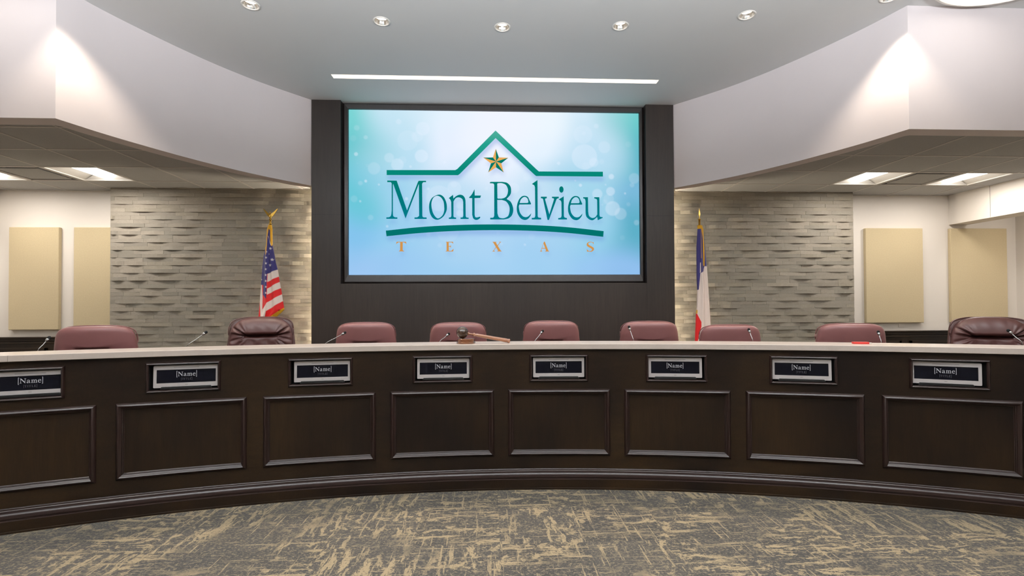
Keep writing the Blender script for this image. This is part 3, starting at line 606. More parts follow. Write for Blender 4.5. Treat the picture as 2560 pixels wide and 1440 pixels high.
for c in bays:
    A, B_ = c-DA/2, c+DA/2
    patch(body, A, c-PW, .0, 1.04, RD); patch(body, c+PW, B_, .0, 1.04, RD)
    patch(body, c-PW, c+PW, 0, .243, RD); patch(body, c-PW, c+PW, .742, HZ0, RD); patch(body, c-PW, c+PW, HZ1, 1.04, RD)
    patch(body, c-PW, c-HW, HZ0, HZ1, RD); patch(body, c+HW, c+PW, HZ0, HZ1, RD)
# inner faces, back and ends of the carcass
pa = [TH0+(TH1-TH0)*i/80 for i in range(81)]
for i in range(80):
    a, c = pa[i], pa[i+1]
    body.add([cyl(a, 8.49, .16), cyl(c, 8.49, .16), cyl(c, 8.49, 1.04), cyl(a, 8.49, 1.04)], [(0,1,2,3)])
    body.add([cyl(a, 8.49, 1.04), cyl(c, 8.49, 1.04), cyl(c, RD, 1.04), cyl(a, RD, 1.04)], [(0,1,2,3)])
for a in (TH0, TH1): body.add([cyl(a, RD, 0), cyl(a, 8.49, 0), cyl(a, 8.49, 1.04), cyl(a, RD, 1.04)], [(0,1,2,3)])
local(body).build('front_casing', M['deskh'], desk, fix=False)
PP = [(0,0),(.002,.007),(.009,.015),(.015,.020),(.019,.021),(.023,.018),(.029,.008),(.032,.006),(.033,0),(.037,-.002),(.038,-.008),(.042,-.012)]
FP = [(0,0),(.002,.008),(.007,.015),(.011,.017),(.015,.014),(.0195,.006),(.020,-.002)]
for c in bays:
    b = MB(); loops(b, c-PW, c+PW, .243, .742, PP); local(b).build('panel_moulding', M['mould'], desk, auto=28)
    b = MB(); w = .040/RD; patch(b, c-PW+w, c+PW-w, .243+.04, .742-.04, RD+.012, 10); local(b).build('inset_panel', M['desk'], desk, fix=False)
    b = MB(); loops(b, c-FW[0], c+FW[0], FW[1], FW[2], FP); local(b).build('display_surround', M['mould'], desk, auto=28)
    b = MB()
    for q in ([(c-HW, RD), (c-HW, RD+.10)], [(c+HW, RD), (c+HW, RD+.10)]):
        b.add([cyl(q[0][0], q[0][1], HZ0), cyl(q[1][0], q[1][1], HZ0), cyl(q[1][0], q[1][1], HZ1), cyl(q[0][0], q[0][1], HZ1)], [(0,1,2,3)])
    for zz in (HZ0, HZ1): b.add([cyl(c-HW, RD, zz), cyl(c+HW, RD, zz), cyl(c+HW, RD+.10, zz), cyl(c-HW, RD+.10, zz)], [(0,1,2,3)])
    patch(b, c-HW, c+HW, HZ0, HZ1, RD+.10)
    local(b).build('display_niche', M['recess'], desk, fix=False)
def sweep(b, prof, t0, t1, n=90):                 # prof = closed outline (R,z)
    m = len(prof); v = []
    for i in range(n+1):
        a = t0+(t1-t0)*i/n; v += [cyl(a, R, z) for R, z in prof]
    b.add(v, [(i*m+k, i*m+(k+1) % m, (i+1)*m+(k+1) % m, (i+1)*m+k) for i in range(n) for k in range(m)]+[tuple(range(m)), tuple(range(n*m, n*m+m))[::-1]])
b = MB(); sweep(b, [(RD,.148),(RD-.006,.148),(RD-.009,.143),(RD-.009,.136),(RD-.013,.132),(RD-.014,.122),(RD-.020,.112),(RD-.026,.108),(RD-.029,.100),(RD-.029,.090),(RD-.024,.084),(RD-.024,.078),(RD-.030,.074),(RD,.074)], TH0, TH1)
local(b).build('base_moulding', M['mould'], desk, auto=28)
b = MB(); sweep(b, [(RD,.074),(RD-.030,.074),(RD-.030,.014),(RD-.034,.012),(RD-.034,0),(RD,0)], TH0, TH1); local(b).build('kick_board', M['deskh'], desk, auto=28)
b = MB(); sweep(b, [(8.49,.885),(9.08,.885),(9.08,.92),(8.49,.92)], TH0, TH1); local(b).build('work_surface', M['deskh'], desk, auto=28)
for c in [TH0+DA*k for k in range(11)]:
    b = MB(); d = .012/8.8; v = [cyl(c-d, 8.49, .16), cyl(c+d, 8.49, .16), cyl(c+d, 8.80, .16), cyl(c-d, 8.80, .16)]; b.add(v+[(p[0], p[1], .885) for p in v], [(0,3,2,1),(4,5,6,7),(0,1,5,4),(1,2,6,5),(2,3,7,6),(3,0,4,7)])
    local(b).build('support_panel', M['deskh'], desk)
ct = MB(); SEAM = -.3655
for t0, t1 in ((TH0-.004, SEAM-.0001), (SEAM+.0001, TH1+.004)):
    sweep(ct, [(8.346,1.044),(8.349,1.041),(8.66,1.041),(8.663,1.044),(8.663,1.079),(8.660,1.082),(8.349,1.082),(8.346,1.079)], t0, t1, 80)
cto = local(ct).build('countertop', M['quartz'], auto=28); cto.location = (0, RD, 0); tag(cto, 'long curved pale stone countertop running along the top of desk', 'countertop')

# ---------------------------------------------------------------- name displays with their lettering
GL = {'[': (14, [[(2,-14,1),(14,-14,1),(14,-11,1),(8,-11,1),(8,80,1),(14,80,1),(14,84,1),(2,84,1)]]), ']': (14, [[(0,-14,1),(12,-14,1),(12,84,1),(0,84,1),(0,80,1),(6,80,1),(6,-11,1),(0,-11,1)]]),
 'N': (74, [[(0,0,1),(18,0,1),(58,48,1),(58,8,1),(56,3,1),(48,3,1),(48,0,1),(72,0,1),(72,3,1),(64,5,1),(62,8,1),(62,67,1),(59,67,1),(15,13,1),(15,58,1),(17,63,1),(25,63,1),(25,66,1),(0,66,1),(0,63,1),(8,62,1),(11,58,1),(11,7,1),(6,3,1),(0,3,1)]]),
 'a': (42, [[(2,34,1),(5,26),(16,21),(28,24),(32,34,1),(32,58,1),(35,62),(41,60,1),(38,65),(30,67),(25,60,1),(14,67),(3,64),(0,55),(6,46),(24,40,1),(24,32),(20,25),(12,25),(9,34,1),(5,37)], [(24,44,1),(24,57,1),(16,62),(9,57),(12,49)]]),
 'm': (72, [[(0,26,1),(14,21,1),(16,21,1),(16,29,1),(24,22),(32,22),(38,29,1),(47,22),(57,22),(63,32,1),(63,60,1),(65,64,1),(71,64,1),(71,66,1),(48,66,1),(48,64,1),(55,62,1),(55,36,1),(51,27),(44,28),(40,33,1),(40,60,1),(42,64,1),(46,64,1),(46,66,1),(25,66,1),(25,64,1),(32,60,1),(32,36,1),(28,27),(21,28),(17,33,1),(17,60,1),(19,64,1),(23,64,1),(23,66,1),(1,66,1),(1,64,1),(9,60,1),(9,30,1),(6,27,1),(0,28,1)]]),
 'e': (40, [[(38,40,1),(8,40,1),(9,52),(18,60),(28,60),(37,52,1),(34,62),(22,67),(8,63),(0,48),(3,30),(14,22),(28,22),(36,30)], [(9,36,1),(28,36,1),(26,27),(18,25),(11,28)]]),
 'T': (58, [[(2,0,1),(56,0,1),(57,16,1),(53,6,1),(33,4,1),(33,60,1),(42,66,1),(16,66,1),(25,60,1),(25,4,1),(5,6,1),(1,16,1)]]),
 'I': (30, [[(3,0,1),(27,0,1),(20,5,1),(20,61,1),(27,66,1),(3,66,1),(10,61,1),(10,5,1)]]),
 'L': (54, [[(2,0,1),(27,0,1),(20,5,1),(20,61,1),(42,61,1),(51,48,1),(49,66,1),(2,66,1),(10,61,1),(10,5,1)]]),
 'E': (56, [[(2,0,1),(50,0,1),(51,14,1),(45,5,1),(20,5,1),(20,30,1),(34,30,1),(38,22,1),(38,42,1),(34,35,1),(20,35,1),(20,61,1),(44,61,1),(53,49,1),(51,66,1),(2,66,1),(10,61,1),(10,5,1)]])}
def text_contours(s, cap, cx_, zb, gap=4):
    w = sum(GL[c][0]+gap for c in s)-gap; k = cap/66; x = cx_-w*k/2; out = []
    for c in s:
        for q in GL[c][1]: out.append([(x+p[0]*k, zb+(66-p[1])*k) for p in contour([tuple(z) for z in q], 3)])
        x += (GL[c][0]+gap)*k
    return out
TW, TZ = .385, .146
def display_proto():
    t = empty('name_display'); tag(t, 'x', 'name display', 'name displays set in the desk front'); h = TW/2
    gz0, gz1 = .030, .119
    rr = .005; outl = [(sx*(h-rr)+rr*math.cos(a), (TZ-rr if sz > 0 else rr)+rr*math.sin(a)) for sx, sz, a0 in ((1,-1,-90),(1,1,0),(-1,1,90),(-1,-1,180)) for a in [math.radians(a0+q*30) for q in range(4)]]
    flat([outl, [(-h+.018, gz0), (h-.018, gz0), (h-.018, gz1), (-h+.018, gz1)]], 'bezel', M['bezel'], Matrix(((1,0,0,0), (0,0,-1,0), (0,1,0,0), (0,0,0,1))), t, depth=.016)
    MB().box(-h+.016, h-.016, -.004, .006, gz0-.002, gz1+.002).build('screen', M['glass'], t)
    QM = Matrix(((1,0,0,0), (0,0,-1,-.0048), (0,1,0,0), (0,0,0,1)))
    flat(text_contours('[Name]', .029, 0, .074), 'name_lettering', M['ltext'], QM, t); flat(text_contours('[TITLE]', .0135, 0, .048, 6), 'title_lettering', M['ltext2'], QM, t)
    MB().box(-.075, .075, -.0088, -.0078, .131, .134).build('speaker_slot', M['slotg'], t); MB().box(-.008, .008, -.0088, -.0078, .017, .0195).build('logo_mark', M['slotg'], t)
    MB().add([(-.155,-.014,-.012),(.155,-.014,-.012),(.155,.03,-.012),(-.155,.03,-.012),(-.145,-.014,.006),(.145,-.014,.006),(.145,.03,.006),(-.145,.03,.006)], [(0,3,2,1),(4,5,6,7),(0,1,5,4),(1,2,6,5),(2,3,7,6),(3,0,4,7)]).build('stand', M['black'], t, bevel=.002)
    return t
DL = ['name display cut by the left edge of the view, end panel', 'name display second from left in the desk front', 'name display third from left, below third chair', 'name display just below the gavel',
 'name display centred right of the gavel, below the fifth chair', 'name display third from right in the desk front', 'name display second from right in the desk front, below the red box', 'name display at far right of the desk front']
dth = [-.3540, -.2545, -.1508, -.0477, .0557, .1588, .2625, .3657]; p0 = display_proto()
for i, a in enumerate(dth):
    o = p0 if i == 0 else copy_tree(p0); p = cyl(a, RD+.010, .8300); o.location = p; o['label'] = DL[i]; o.rotation_euler = (math.radians(-2), [.0,.004,0,.003,-.002,0,.002,.006][i], -a+[0,.01,0,.02,0,-.01,-.02,-.03][i])

# ---------------------------------------------------------------- chairs
def pad(b, W0, W1, z0, z1, pw, Tf, Tb, y0=0, wrap=.06, edge=.012, wr=None, NR=16, NA=72, lean=0.0, flat_n=2.6):
    """closed cushion: superellipse outline tapering from half-width W0 (bottom) to W1 (top)"""
    zc, hz = (z0+z1)/2, (z1-z0)/2; vs = []; fs = []
    def pt(r, a, front):
        c, s_ = math.cos(a), math.sin(a); x = math.copysign(abs(c)**(2/pw), c)*r; z = math.copysign(abs(s_)**(2/pw), s_)*r
        w = W0+(W1-W0)*(z+1)/2; X, Z_ = x*w, zc+z*hz; prof = (1-r**flat_n)**.5 if r < 1 else 0
        y = (-Tf*prof-edge/2 if front else Tb*prof+edge/2)
        if wr: y += wr(X, Z_, front)*prof
        y += -wrap*(X/max(W0, W1))**2+lean*(Z_-z0)
        return (X, y0+y, Z_)
    rs = [math.sin(math.pi/2*k/NR) for k in range(1, NR+1)]
    for front in (True, False):
        base = len(vs); vs.append(pt(0, 0, front))
        for r in rs:
            for k in range(NA): vs.append(pt(r, 2*math.pi*k/NA, front))
        for k in range(NA): fs.append((base, base+1+k, base+1+(k+1) % NA) if not front else (base, base+1+(k+1) % NA, base+1+k))
        for i in range(NR-1):
            for k in range(NA):
                q = (base+1+i*NA+k, base+1+i*NA+(k+1) % NA, base+1+(i+1)*NA+(k+1) % NA, base+1+(i+1)*NA+k); fs.append(q)
        if front: lastf = base+1+(NR-1)*NA
        else: lastb = base+1+(NR-1)*NA
    for k in range(NA): fs.append((lastf+k, lastf+(k+1) % NA, lastb+(k+1) % NA, lastb+k))
    b.add(vs, fs); return b
def chair_proto(front_style):
    t = empty('office_chair'); tag(t, 'x', 'chair', 'leather office chairs behind the desk')
    L = M['leatherf'] if front_style else M['leather']
    ln = .10
    # upholstered rear shell of the backrest: an upper pad over a lower one, seam between
    pad(MB(), .275, .262, .50, .962, 5, .02, .030, y0=.02, wrap=.055, lean=ln).build('backrest', L, t, smooth=True)
    up_top = 1.075
    def groove(X, Z_, f):
        if f: return 0
        e = max(0, 1-(abs(X)/.262)**6)
        return -.030*math.exp(-((Z_-.898)/.0085)**2)*e-(.012*min(1, (.898-Z_)/.05) if Z_ < .898 else 0)
    sh = pad(MB(), .287, .245, .74, up_top+.004, 5.0, .02, .046, y0=.046, wrap=.06, lean=ln, edge=.02, wr=groove, flat_n=7, NR=48, NA=200).build('upper_back', L, t, smooth=True)
    def pucker(X, Z_, f):
        if not f: return 0
        a = math.atan2(Z_-.935, (abs(X)-.10) if abs(X) > .10 else 1e-4); k = min(1, max(0, (abs(X)-.12)/.08))
        return .007*math.sin(a*11+abs(X)*9)*k+.0015*math.sin(X*90)*min(1, max(0, (Z_-.93)/.1))
    def pl(X, Z_, f): return (.005*math.sin(X*60+1.2*math.sin(Z_*30)))*min(1, max(0, (Z_-.72)/.2)) if f else 0
    def head(X, Z_, f):
        if not f: return 0
        ax = abs(X); y = 0
        if Z_ > .925: y -= .040*min(1, (Z_-.925)/.03)**.5*max(0, 1-(ax/.34)**2)
        if ax < .105: y += .046*math.exp(-((Z_-.923)/.011)**2)
        else:
            d = ax-.105
            for sl, dep in ((.62, .030), (.16, .022), (-.30, .016)):
                y += dep*math.exp(-((Z_-.923-sl*d)/(.008+.03*d))**2)*max(.25, 1-d*4.2)
            y += .003*math.sin(math.atan2(Z_-.923, d+.01)*16)*min(1, d/.05)
        y += .0018*math.sin(X*70+1.5*math.sin(Z_*25))*min(1, max(0, (Z_-.95)/.06))
        if Z_ < .915: y += .006*math.sin(X*52)*math.exp(-((Z_-.88)/.03)**2)
        return y
    pad(MB(), .274, .236, .74, up_top+.012, 2.7, .060, .01, y0=.012, wrap=.05, lean=ln, wr=head, NR=46, NA=240, flat_n=3.2).build('head_cushion', L, t, smooth=True)
    pad(MB(), .250, .262, .52, .945, 4.0, .075, .0, y0=0, wrap=.05, lean=ln, wr=pl, NR=22, NA=112).build('back_cushion', L, t, smooth=True)
    r = []
    for k in range(73):
        a = 2*math.pi*k/72; c, s_ = math.cos(a), math.sin(a); x = math.copysign(abs(c)**(2/3.4), c); z = math.copysign(abs(s_)**(2/3.4), s_); w = .272+(.246-.272)*(z+1)/2
        if z > -.98: pass
        X = x*w; Z_ = (.885+up_top+.008)/2+z*(up_top+.008-.885)/2; r.append((X, .034-.055*(X/.27)**2+ln*(Z_-.9), Z_))
    MB().tube(r, .0045, 6).build('piping', L, t, smooth=True)
    # seat, arms, column, base
    sb = MB(); pad(sb, .26, .25, -.25, .25, 4.5, .075, .03, wrap=.0, edge=.03); sb.v = [(v[0], v[2]-.22, .455-v[1]) for v in sb.v]; sb.build('seat', L, t, smooth=True)
    for s in (-1, 1):
        ab = MB(); ab.tube([(s*.285,-.40,.66),(s*.29,-.34,.672),(s*.29,-.1,.665),(s*.285,-.04,.655)], [.018,.030,.030,.018], 12); ar = ab.build('armrest', M['leather'], t, smooth=True)
        MB().tube([(s*.25,-.20,.43),(s*.295,-.22,.46),(s*.30,-.24,.56),(s*.29,-.30,.655)], .014, 8).build('arm_support', M['steel'], ar, smooth=True)
    MB().box(-.10, .10, -.34, -.12, .39, .43).build('tilt_mechanism', M['steel'], t, bevel=.01)
    MB().tube([(0,-.1,.40),(0,.03,.42),(0,.075,.50),(0,.085,.62)], .02, 8).build('back_bar', M['steel'], t, smooth=True)
    MB().lathe([(.030,.09),(.030,.25),(.018,.25),(.018,.40)], 16, Matrix.Translation((0,-.22,0))).build('gas_column', M['steel'], t, auto=40)
    MB().lathe([(.02,.07),(.045,.07),(.045,.115),(.03,.125)], 20, Matrix.Translation((0,-.22,0))).build('hub', M['steel'], t, auto=40)
    for k in range(5):
        a = 2*math.pi*k/5+.3; c, s_ = math.cos(a), math.sin(a)
        lg = MB().tube([(c*.03,-.22+s_*.03,.095),(c*.18,-.22+s_*.18,.085),(c*.31,-.22+s_*.31,.066)], [.024,.02,.013], 8).build('leg', M['steel'], t, smooth=True)
        q = MB(); px, py = c*.31, -.22+s_*.31
        for d in (-.014, .014):
            q.add([(px-s_*d+(c*.026)*math.cos(w)*1-s_*dd, py+c*d+(s_*.026)*math.cos(w)+c*dd, .027+.026*math.sin(w)) for dd in (-.006, .006) for w in [2*math.pi*j/12 for j in range(12)]],
                [tuple(range(12)), tuple(range(12, 24))[::-1]]+[(j, (j+1) % 12, 12+(j+1) % 12, 12+j) for j in range(12)])
        q.build('caster', M['black'], lg, smooth=False)
    return t
RC = 9.35
CH = [(-.3490, 1.226, 0, .0), (-.2232, 1.284, 1, .05), (-.1269, 1.223, 0, .02), (-.0370, 1.215, 0, 0), (.0568, 1.225, 0, -.02), (.1545, 1.219, 0, 0), (.2312, 1.188, 0, .03), (.3355, 1.202, 0, .04), (.4420, 1.262, 1, -.03)]
CL = ['burgundy leather office chair turned backwards at the far left of the desk', 'burgundy leather chair with puckered headrest in front of the striped flag', 'burgundy leather chair turned backwards, first one before the dark screen wall', 'burgundy leather chair turned backwards directly behind the gavel',
 'burgundy leather chair turned backwards, next one right of the gavel', 'burgundy leather chair turned backwards, last before right edge of screen wall', 'burgundy leather chair turned backwards in front of the white, blue and red flag', 'burgundy leather chair turned backwards behind the small red box',
 'burgundy leather chair with puckered headrest at the far right of the desk']
pb, pf = chair_proto(False), chair_proto(True); used = [False, False]
for (a, zt, fs_, dr), lab in zip(CH, CL):
    o = (pf if fs_ else pb)
    if used[fs_]: o = copy_tree(o)
    used[fs_] = True
    k = (zt-.16)/(1.087 if fs_ else 1.081); R = RC if not fs_ else RC+.04
    o.location = cyl(a, R+(0.0 if fs_ else -.02), .16); o.rotation_euler = (0, 0, -a+dr+(0 if fs_ else math.pi)); o.scale = (1, 1, k); o['label'] = lab

# ---------------------------------------------------------------- gooseneck microphones
MI = [((-.3636,1.153),(-.3681,1.076)), ((-.2558,1.171),(-.2682,1.078)), ((-.1410,1.151),(-.1560,1.076)), ((-.0455,1.130),(-.0528,1.078)), ((.0444,1.147),(.0375,1.076)), ((.1276,1.177),(.1307,1.075)), ((.2359,1.158),(.2377,1.077)), ((.3402,1.146),(.3404,1.076)), ((.4300,1.166),(.4356,1.090))]
ML = ['slim gooseneck microphone at the far left end of the desk', 'slim gooseneck microphone leaning before the left stone wall', 'slim gooseneck microphone leaning before the third chair', 'slim gooseneck microphone just left of the gavel', 'slim gooseneck microphone in front of the chair right of gavel',
 'slim gooseneck microphone leaning left in front of the sixth chair', 'slim gooseneck microphone before the chair at the right flag', 'slim gooseneck microphone beside the small red box', 'slim gooseneck microphone at the far right end of the desk']
for (h, lo), lab in zip(MI, ML):
    H = Vector(cyl(h[0], 8.84, h[1])); B = Vector(cyl(lo[0], 8.80, lo[1])); d = B-H; k = (lo[1]-.96)/max(h[1]-lo[1], .03); k = min(k, 1.7)
    Bs = B+Vector((d.x*k*.9, 0, 0)); Bs = Vector((Bs.x, B.y+.03, .92)); t = empty('gooseneck_microphone', Bs); tag(t, lab, 'microphone', 'gooseneck microphones along the desk')
    MB().lathe([(.045,0),(.045,.006),(.038,.012),(.012,.016),(.010,.03)], 24).build('base', M['black'], t, auto=40)
    up_ = (H-B).normalized()
    pts = catmull([(0,0,.02), tuple((B-Bs)*.5), tuple(B-Bs), tuple((B+H)/2-Bs), tuple(H-Bs-up_*.018)], 6)
    MB().tube(pts, .0027, 8).build('gooseneck', M['chrome'], t, smooth=True)
    q = up_.to_track_quat('Z', 'Y').to_matrix().to_4x4(); mt = Matrix.Translation(H-Bs) @ q
    MB().lathe([(.004,-.022),(.0075,-.018),(.0105,-.008),(.0105,-.002),(.008,0)], 16, mt).build('collar', M['chrome'], t, smooth=True)
    MB().lathe([(.006,-.001),(.0095,.003),(.0112,.009),(.0095,.016),(.005,.020),(.001,.021)], 16, mt).build('windscreen', M['foam'], t, smooth=True)

# ---------------------------------------------------------------- gavel, sound block, red box
M['gavel'] = wood('polished_walnut', (104,62,38), (136,86,56), .16, (6,6,6), .8); M['gavelh'] = wood('polished_cherry_handle', (150,98,68), (186,128,94), .2, (4,20,20), .8)
M['gball'] = wood('dark_walnut_ball', (50,32,20), (72,47,30), .22, (6,6,6), .5)
bx = cyl(-.0277, 8.47, 1.082); t = empty('sound_block', bx); tag(t, 'round two-tier wooden sound block under the gavel', 'sound block')
MB().lathe([(.070,0),(.073,.003),(.073,.009),(.069,.012),(.066,.012)], 40).build('foot', M['gavel'], t, auto=35)
MB().lathe([(.066,.012),(.0655,.034),(.062,.038),(.0,.038)], 40).build('striking_disc', M['gavel'], t, auto=35)
hc = Vector(cyl(-.0310, 8.47, 1.082+.038+.0455)); t = empty('gavel', hc); tag(t, 'polished wooden gavel with round head resting on the sound block', 'gavel')
MB().ball((0,0,0), .0455, 32).build('head', M['gball'], t, smooth=True)
he = Vector(cyl(.0115, 8.46, 1.082+.0165))-hc; hl = he.length; q = he.normalized().to_track_quat('Z', 'Y').to_matrix().to_4x4()
HP = [(.0035,.036),(.011,.042),(.0125,.047),(.009,.052),(.0065,.056),(.007,.075),(.0085,.083),(.0135,.087),(.0145,.091),(.0125,.096),(.0095,.100),(.011,.115),(.0125,.16),(.0135,.22),(.0145,.30),(.0155,hl-.02),(.0148,hl-.016),(.0148,hl-.010),(.0165,hl-.006),(.0165,hl+.003),(.012,hl+.007),(.0,hl+.007)]
MB().lathe(HP, 24, q).build('handle', M['gavelh'], t, smooth=True)
rp = cyl(.3140, 8.52, 1.082); t = empty('red_box', rp, -.314); tag(t, 'small flat red box with white end lying on the countertop', 'box')
MB().box(-.055, .045, -.018, .018, 0, .014).build('body', simple('red_card', (205,48,42), .4), t, bevel=.002); MB().box(.045, .066, -.011, .011, 0, .010).build('cap', simple('white_plastic_cap', (236,232,226), .4), t, bevel=.004)

# ---------------------------------------------------------------- flags
def flag(name, x, k, ztop, ytop, polecx, silL, silR, regs, stars, lab, grp, finial):
    """cloth hung in folds; outlines and colour fields in local drawing units (k metres each)"""
    t = empty(name, (x, 10.97, .16)); tag(t, lab, 'flag', grp)
    zt = ztop-.16
    MB().lathe([(.13,0),(.135,.01),(.12,.03),(.05,.06),(.02,.10)], 32).build('base', M['brass'], t, smooth=True)
    MB().tube([(0,0,.05),(0,0,zt-.32)], .0125, 14).build('pole', simple('varnished_oak_pole', (120,84,48), .35), t, smooth=True)
    finial(t, zt)
    NS, NTt = 190, 440; ys = np.linspace(silL[0][1], max(silL[-1][1], silR[-1][1]), NTt+1)
    xl = np.interp(ys, [p[1] for p in silL], [p[0] for p in silL]); xr = np.interp(ys, [p[1] for p in silR], [p[0] for p in silR])
    s = np.linspace(0, 1, NS+1); Sg, Yg = np.meshgrid(s, ys); XLg, XRg = xl[:, None], xr[:, None]
    Xd = XLg+(XRg-XLg)*Sg; Wd = (XRg-XLg)*k
    col = np.zeros(Xd.shape+(3,)); dx_ = (XRg-XLg)/NS; dy_ = ys[1]-ys[0]
    for ox in (-.6, -.2, .2, .6):
        for oy in (-.6, -.2, .2, .6):
            A_, B_ = Xd+dx_*ox, Yg+dy_*oy; c1 = np.zeros(Xd.shape+(3,)); c1[:] = lin(regs[0])
            for c, pl in regs[1:]: c1[pip(pl, A_, B_)] = lin(c)
            for sx, sy_, r in stars:
                st_ = [(sx+(r if i % 2 == 0 else r*.42)*math.sin(math.pi*i/5), sy_-(r if i % 2 == 0 else r*.42)*math.cos(math.pi*i/5)) for i in range(10)]
                c1[pip(st_, A_, B_)] = lin((232,226,224))
            col += c1/16
    grow = np.clip((Yg-silL[0][1])/400, .12, 1)
    fold = .011*grow*np.cos(Sg*2*math.pi*2.4+.6+Yg*.0006)+.0015*grow*np.cos(Sg*2*math.pi*6)
    env = (4*Sg*(1-Sg))**.5*.028*grow+.012*(4*Sg*(1-Sg))**.5
    V = []; 
    for sign in (-1, 1):
        yy = sign*(env+.010*(4*Sg*(1-Sg))**.5)-fold*(4*Sg*(1-Sg))**.6
        V.append(np.stack([(Xd-polecx)*k, yy, zt-(Yg-ytop)*k], -1).reshape(-1, 3))
    idx = np.arange((NS+1)*(NTt+1)).reshape(NTt+1, NS+1); off = idx.size
    q = np.stack([idx[:-1, :-1], idx[1:, :-1], idx[1:, 1:], idx[:-1, 1:]], -1).reshape(-1, 4)
    me = bpy.data.meshes.new('cloth'); me.from_pydata(np.concatenate(V).tolist(), [], q.tolist()+(q[:, ::-1]+off).tolist()); me.materials.append(M['cloth'])
    at = me.color_attributes.new('Col', 'FLOAT_COLOR', 'POINT'); cc = np.concatenate([col.reshape(-1, 3)]*2); at.data.foreach_set('color', np.concatenate([cc, np.ones((len(cc), 1))], 1).ravel())
    o = bpy.data.objects.new('cloth', me); C.objects.link(o); o.parent = t; sm(o)
    return t
BL, RE, WH, GO = (44,36,110), (228,14,18), (250,234,226), (236,176,14)
def eagle(t, zt):
    f = empty('finial'); f.parent = t; bpy.data.objects.remove(f)
    b = MB(); b.lathe([(.012,zt-.33),(.012,zt-.20),(.016,zt-.195),(.016,zt-.185),(.010,zt-.18),(.012,zt-.15),(.016,zt-.145),(.010,zt-.13)], 16)
    b.ball((0,0,zt-.10), (.014,.018,.034), 14); b.ball((0,-.008,zt-.058), (.010,.012,.012), 12); b.add([(0,-.03,zt-.060),(-.004,-.016,zt-.055),(.004,-.016,zt-.055),(0,-.016,zt-.064)], [(0,1,2),(0,2,3),(0,3,1),(1,3,2)])
    for s in (-1, 1):
        top = [(s*.004,zt-.075),(s*.03,zt-.055),(s*.058,zt-.03),(s*.088,zt-.002)]; bot = [(s*.006,zt-.115),(s*.030,zt-.10),(s*.056,zt-.062),(s*.088,zt-.008)]
        v = []; n = len(top)
        for y in (-.006, .006): v += [(p[0], y+.01*abs(p[0])*8, p[1]) for p in top]+[(p[0], y+.01*abs(p[0])*8, p[1]) for p in bot]
        fs = []
        for i in range(n-1): fs += [(i, i+1, n+i+1, n+i), (2*n+i, 3*n+i, 3*n+i+1, 2*n+i+1), (i, 2*n+i, 2*n+i+1, i+1), (n+i, n+i+1, 3*n+i+1, 3*n+i)]
        b.add(v, fs+[(0, n, 3*n, 2*n), (n-1, 3*n-1, 4*n-1, 2*n-1)])
    b.build('eagle_finial', M['brass'], t, auto=50)
def spear(t, zt):
    b = MB(); b.lathe([(.013,zt-.33),(.013,zt-.165),(.018,zt-.16),(.018,zt-.15),(.008,zt-.145),(.006,zt-.13)], 16)
    P = [(0,zt-.14),(.011,zt-.10),(.009,zt-.06),(0,zt)]
    v = [(0,0,zt-.14),(0,0,zt)]
    for x, z in P[1:3]: v += [(x,0,z),(0,-.006,z),(-x,0,z),(0,.006,z)]
    b.add(v, [(0,2,3),(0,3,4),(0,4,5),(0,5,2)]+[(2+k,6+k,6+(k+1) % 4,2+(k+1) % 4) for k in range(4)]+[(1,6+(k+1) % 4,6+k) for k in range(4)])
    b.build('spear_finial', M['brass'], t, auto=50)
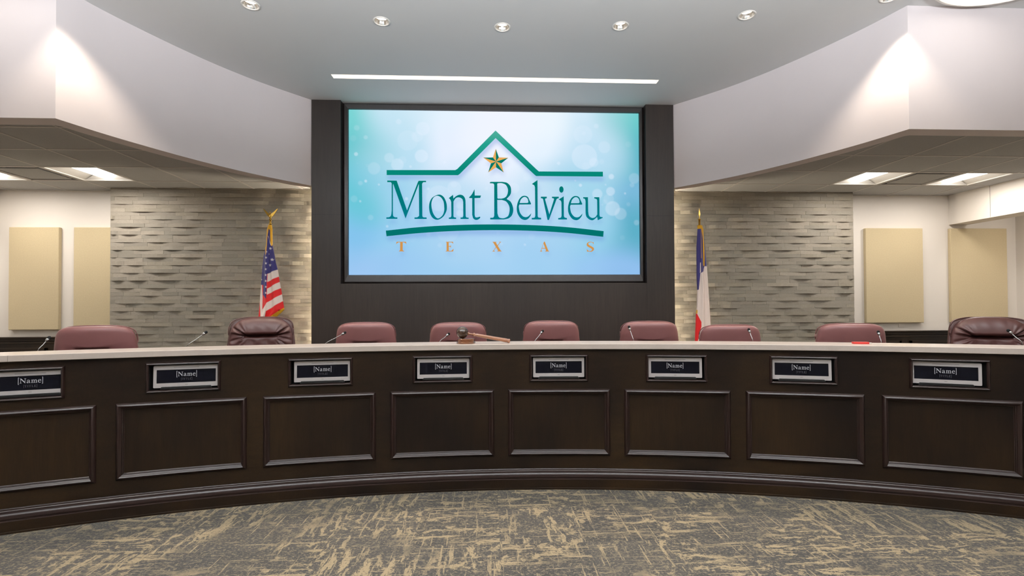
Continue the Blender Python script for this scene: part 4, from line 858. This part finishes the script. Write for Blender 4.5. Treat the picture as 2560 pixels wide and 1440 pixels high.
USR = [RE, (BL, [(360,280),(450,280),(500,700),(408,742),(402,965),(366,930),(369,842),(330,836)]),
 (WH, [(300,836),(355,840),(362,950),(358,1140),(345,1140),(330,960),(300,900)]), (RE, [(300,1020),(333,1020),(350,1240),(290,1240)]), (WH, [(395,1020),(405,1000),(405,1075),(390,1240),(345,1240),(362,1060)]),
 (WH, [(411,742),(500,694),(520,752),(410,815)]), (RE, [(410,815),(520,752),(520,803),(409,875)]), (WH, [(409,875),(520,803),(540,856),(408,928)]), (RE, [(408,928),(540,856),(540,916),(405,1000)]), (WH, [(405,1000),(540,916),(550,976),(400,1075)]), (RE, [(400,1075),(550,976),(560,1036),(425,1130),(380,1240),(300,1400),(360,1240)]),
 (GO, [(430,1128),(560,1034),(560,1070),(468,1135),(400,1240),(370,1240)]), (GO, [(385,290),(440,290),(440,490),(430,482),(424,345),(413,335),(403,420),(398,560),(388,575),(380,500)]), (WH, [(409,398),(412,398),(434,480),(431,482)])]
USS = [(430,512,14),(400,543,9),(421,563,8),(396,595,13),(447,613,15),(396,647,13),(432,663,15),(396,700,13),(396,752,13),(397,805,13),(398,858,12),(398,912,12),(350,715,8),(348,792,10)]
flag('striped_flag', -2.785, .001383, 2.606, 145, 420, [(404,296),(390,340),(384,480),(362,580),(350,700),(340,830),(330,980),(318,1120),(300,1300),(310,1500)], [(432,296),(438,330),(439,470),(455,560),(470,640),(485,700),(500,790),(520,900),(545,1062),(530,1080),(470,1135),(430,1250),(400,1400),(390,1500)],
 USR, USS, 'red and white striped flag with starry blue field hanging from eagle-topped pole', 'flags on poles either side of the screen', eagle)
TXR = [WH, (BL, [(330,290),(460,290),(470,670),(420,672),(412,716),(384,733),(374,880),(330,900)]), (WH, [(383,640),(388,636),(388,725),(381,732)]), (RE, [(330,1098),(358,1098),(386,1170),(386,1212),(360,1340),(350,1600),(300,1600)]), (RE, [(469,960),(520,960),(520,1340),(488,1340),(482,1190)]),
 (GO, [(340,280),(460,280),(460,332),(427,332),(426,420),(424,560),(422,668),(413,668),(412,420),(404,332),(340,332)]), (GO, [(399,332),(403,332),(393,600),(390,600)]), (GO, [(340,1062),(362,1064),(360,1096),(340,1096)])]
flag('tricolour_flag', 2.69, .001441, 2.641, 137, 392, [(372,300),(374,332),(362,500),(361,780),(366,880),(360,1040),(352,1100),(340,1340),(345,1500)], [(416,300),(427,332),(429,420),(440,480),(455,670),(465,820),(475,1000),(485,1190),(490,1340),(480,1500)],
 TXR, [], 'blue, white and red flag with gold cord hanging from spear-topped pole', 'flags on poles either side of the screen', spear)
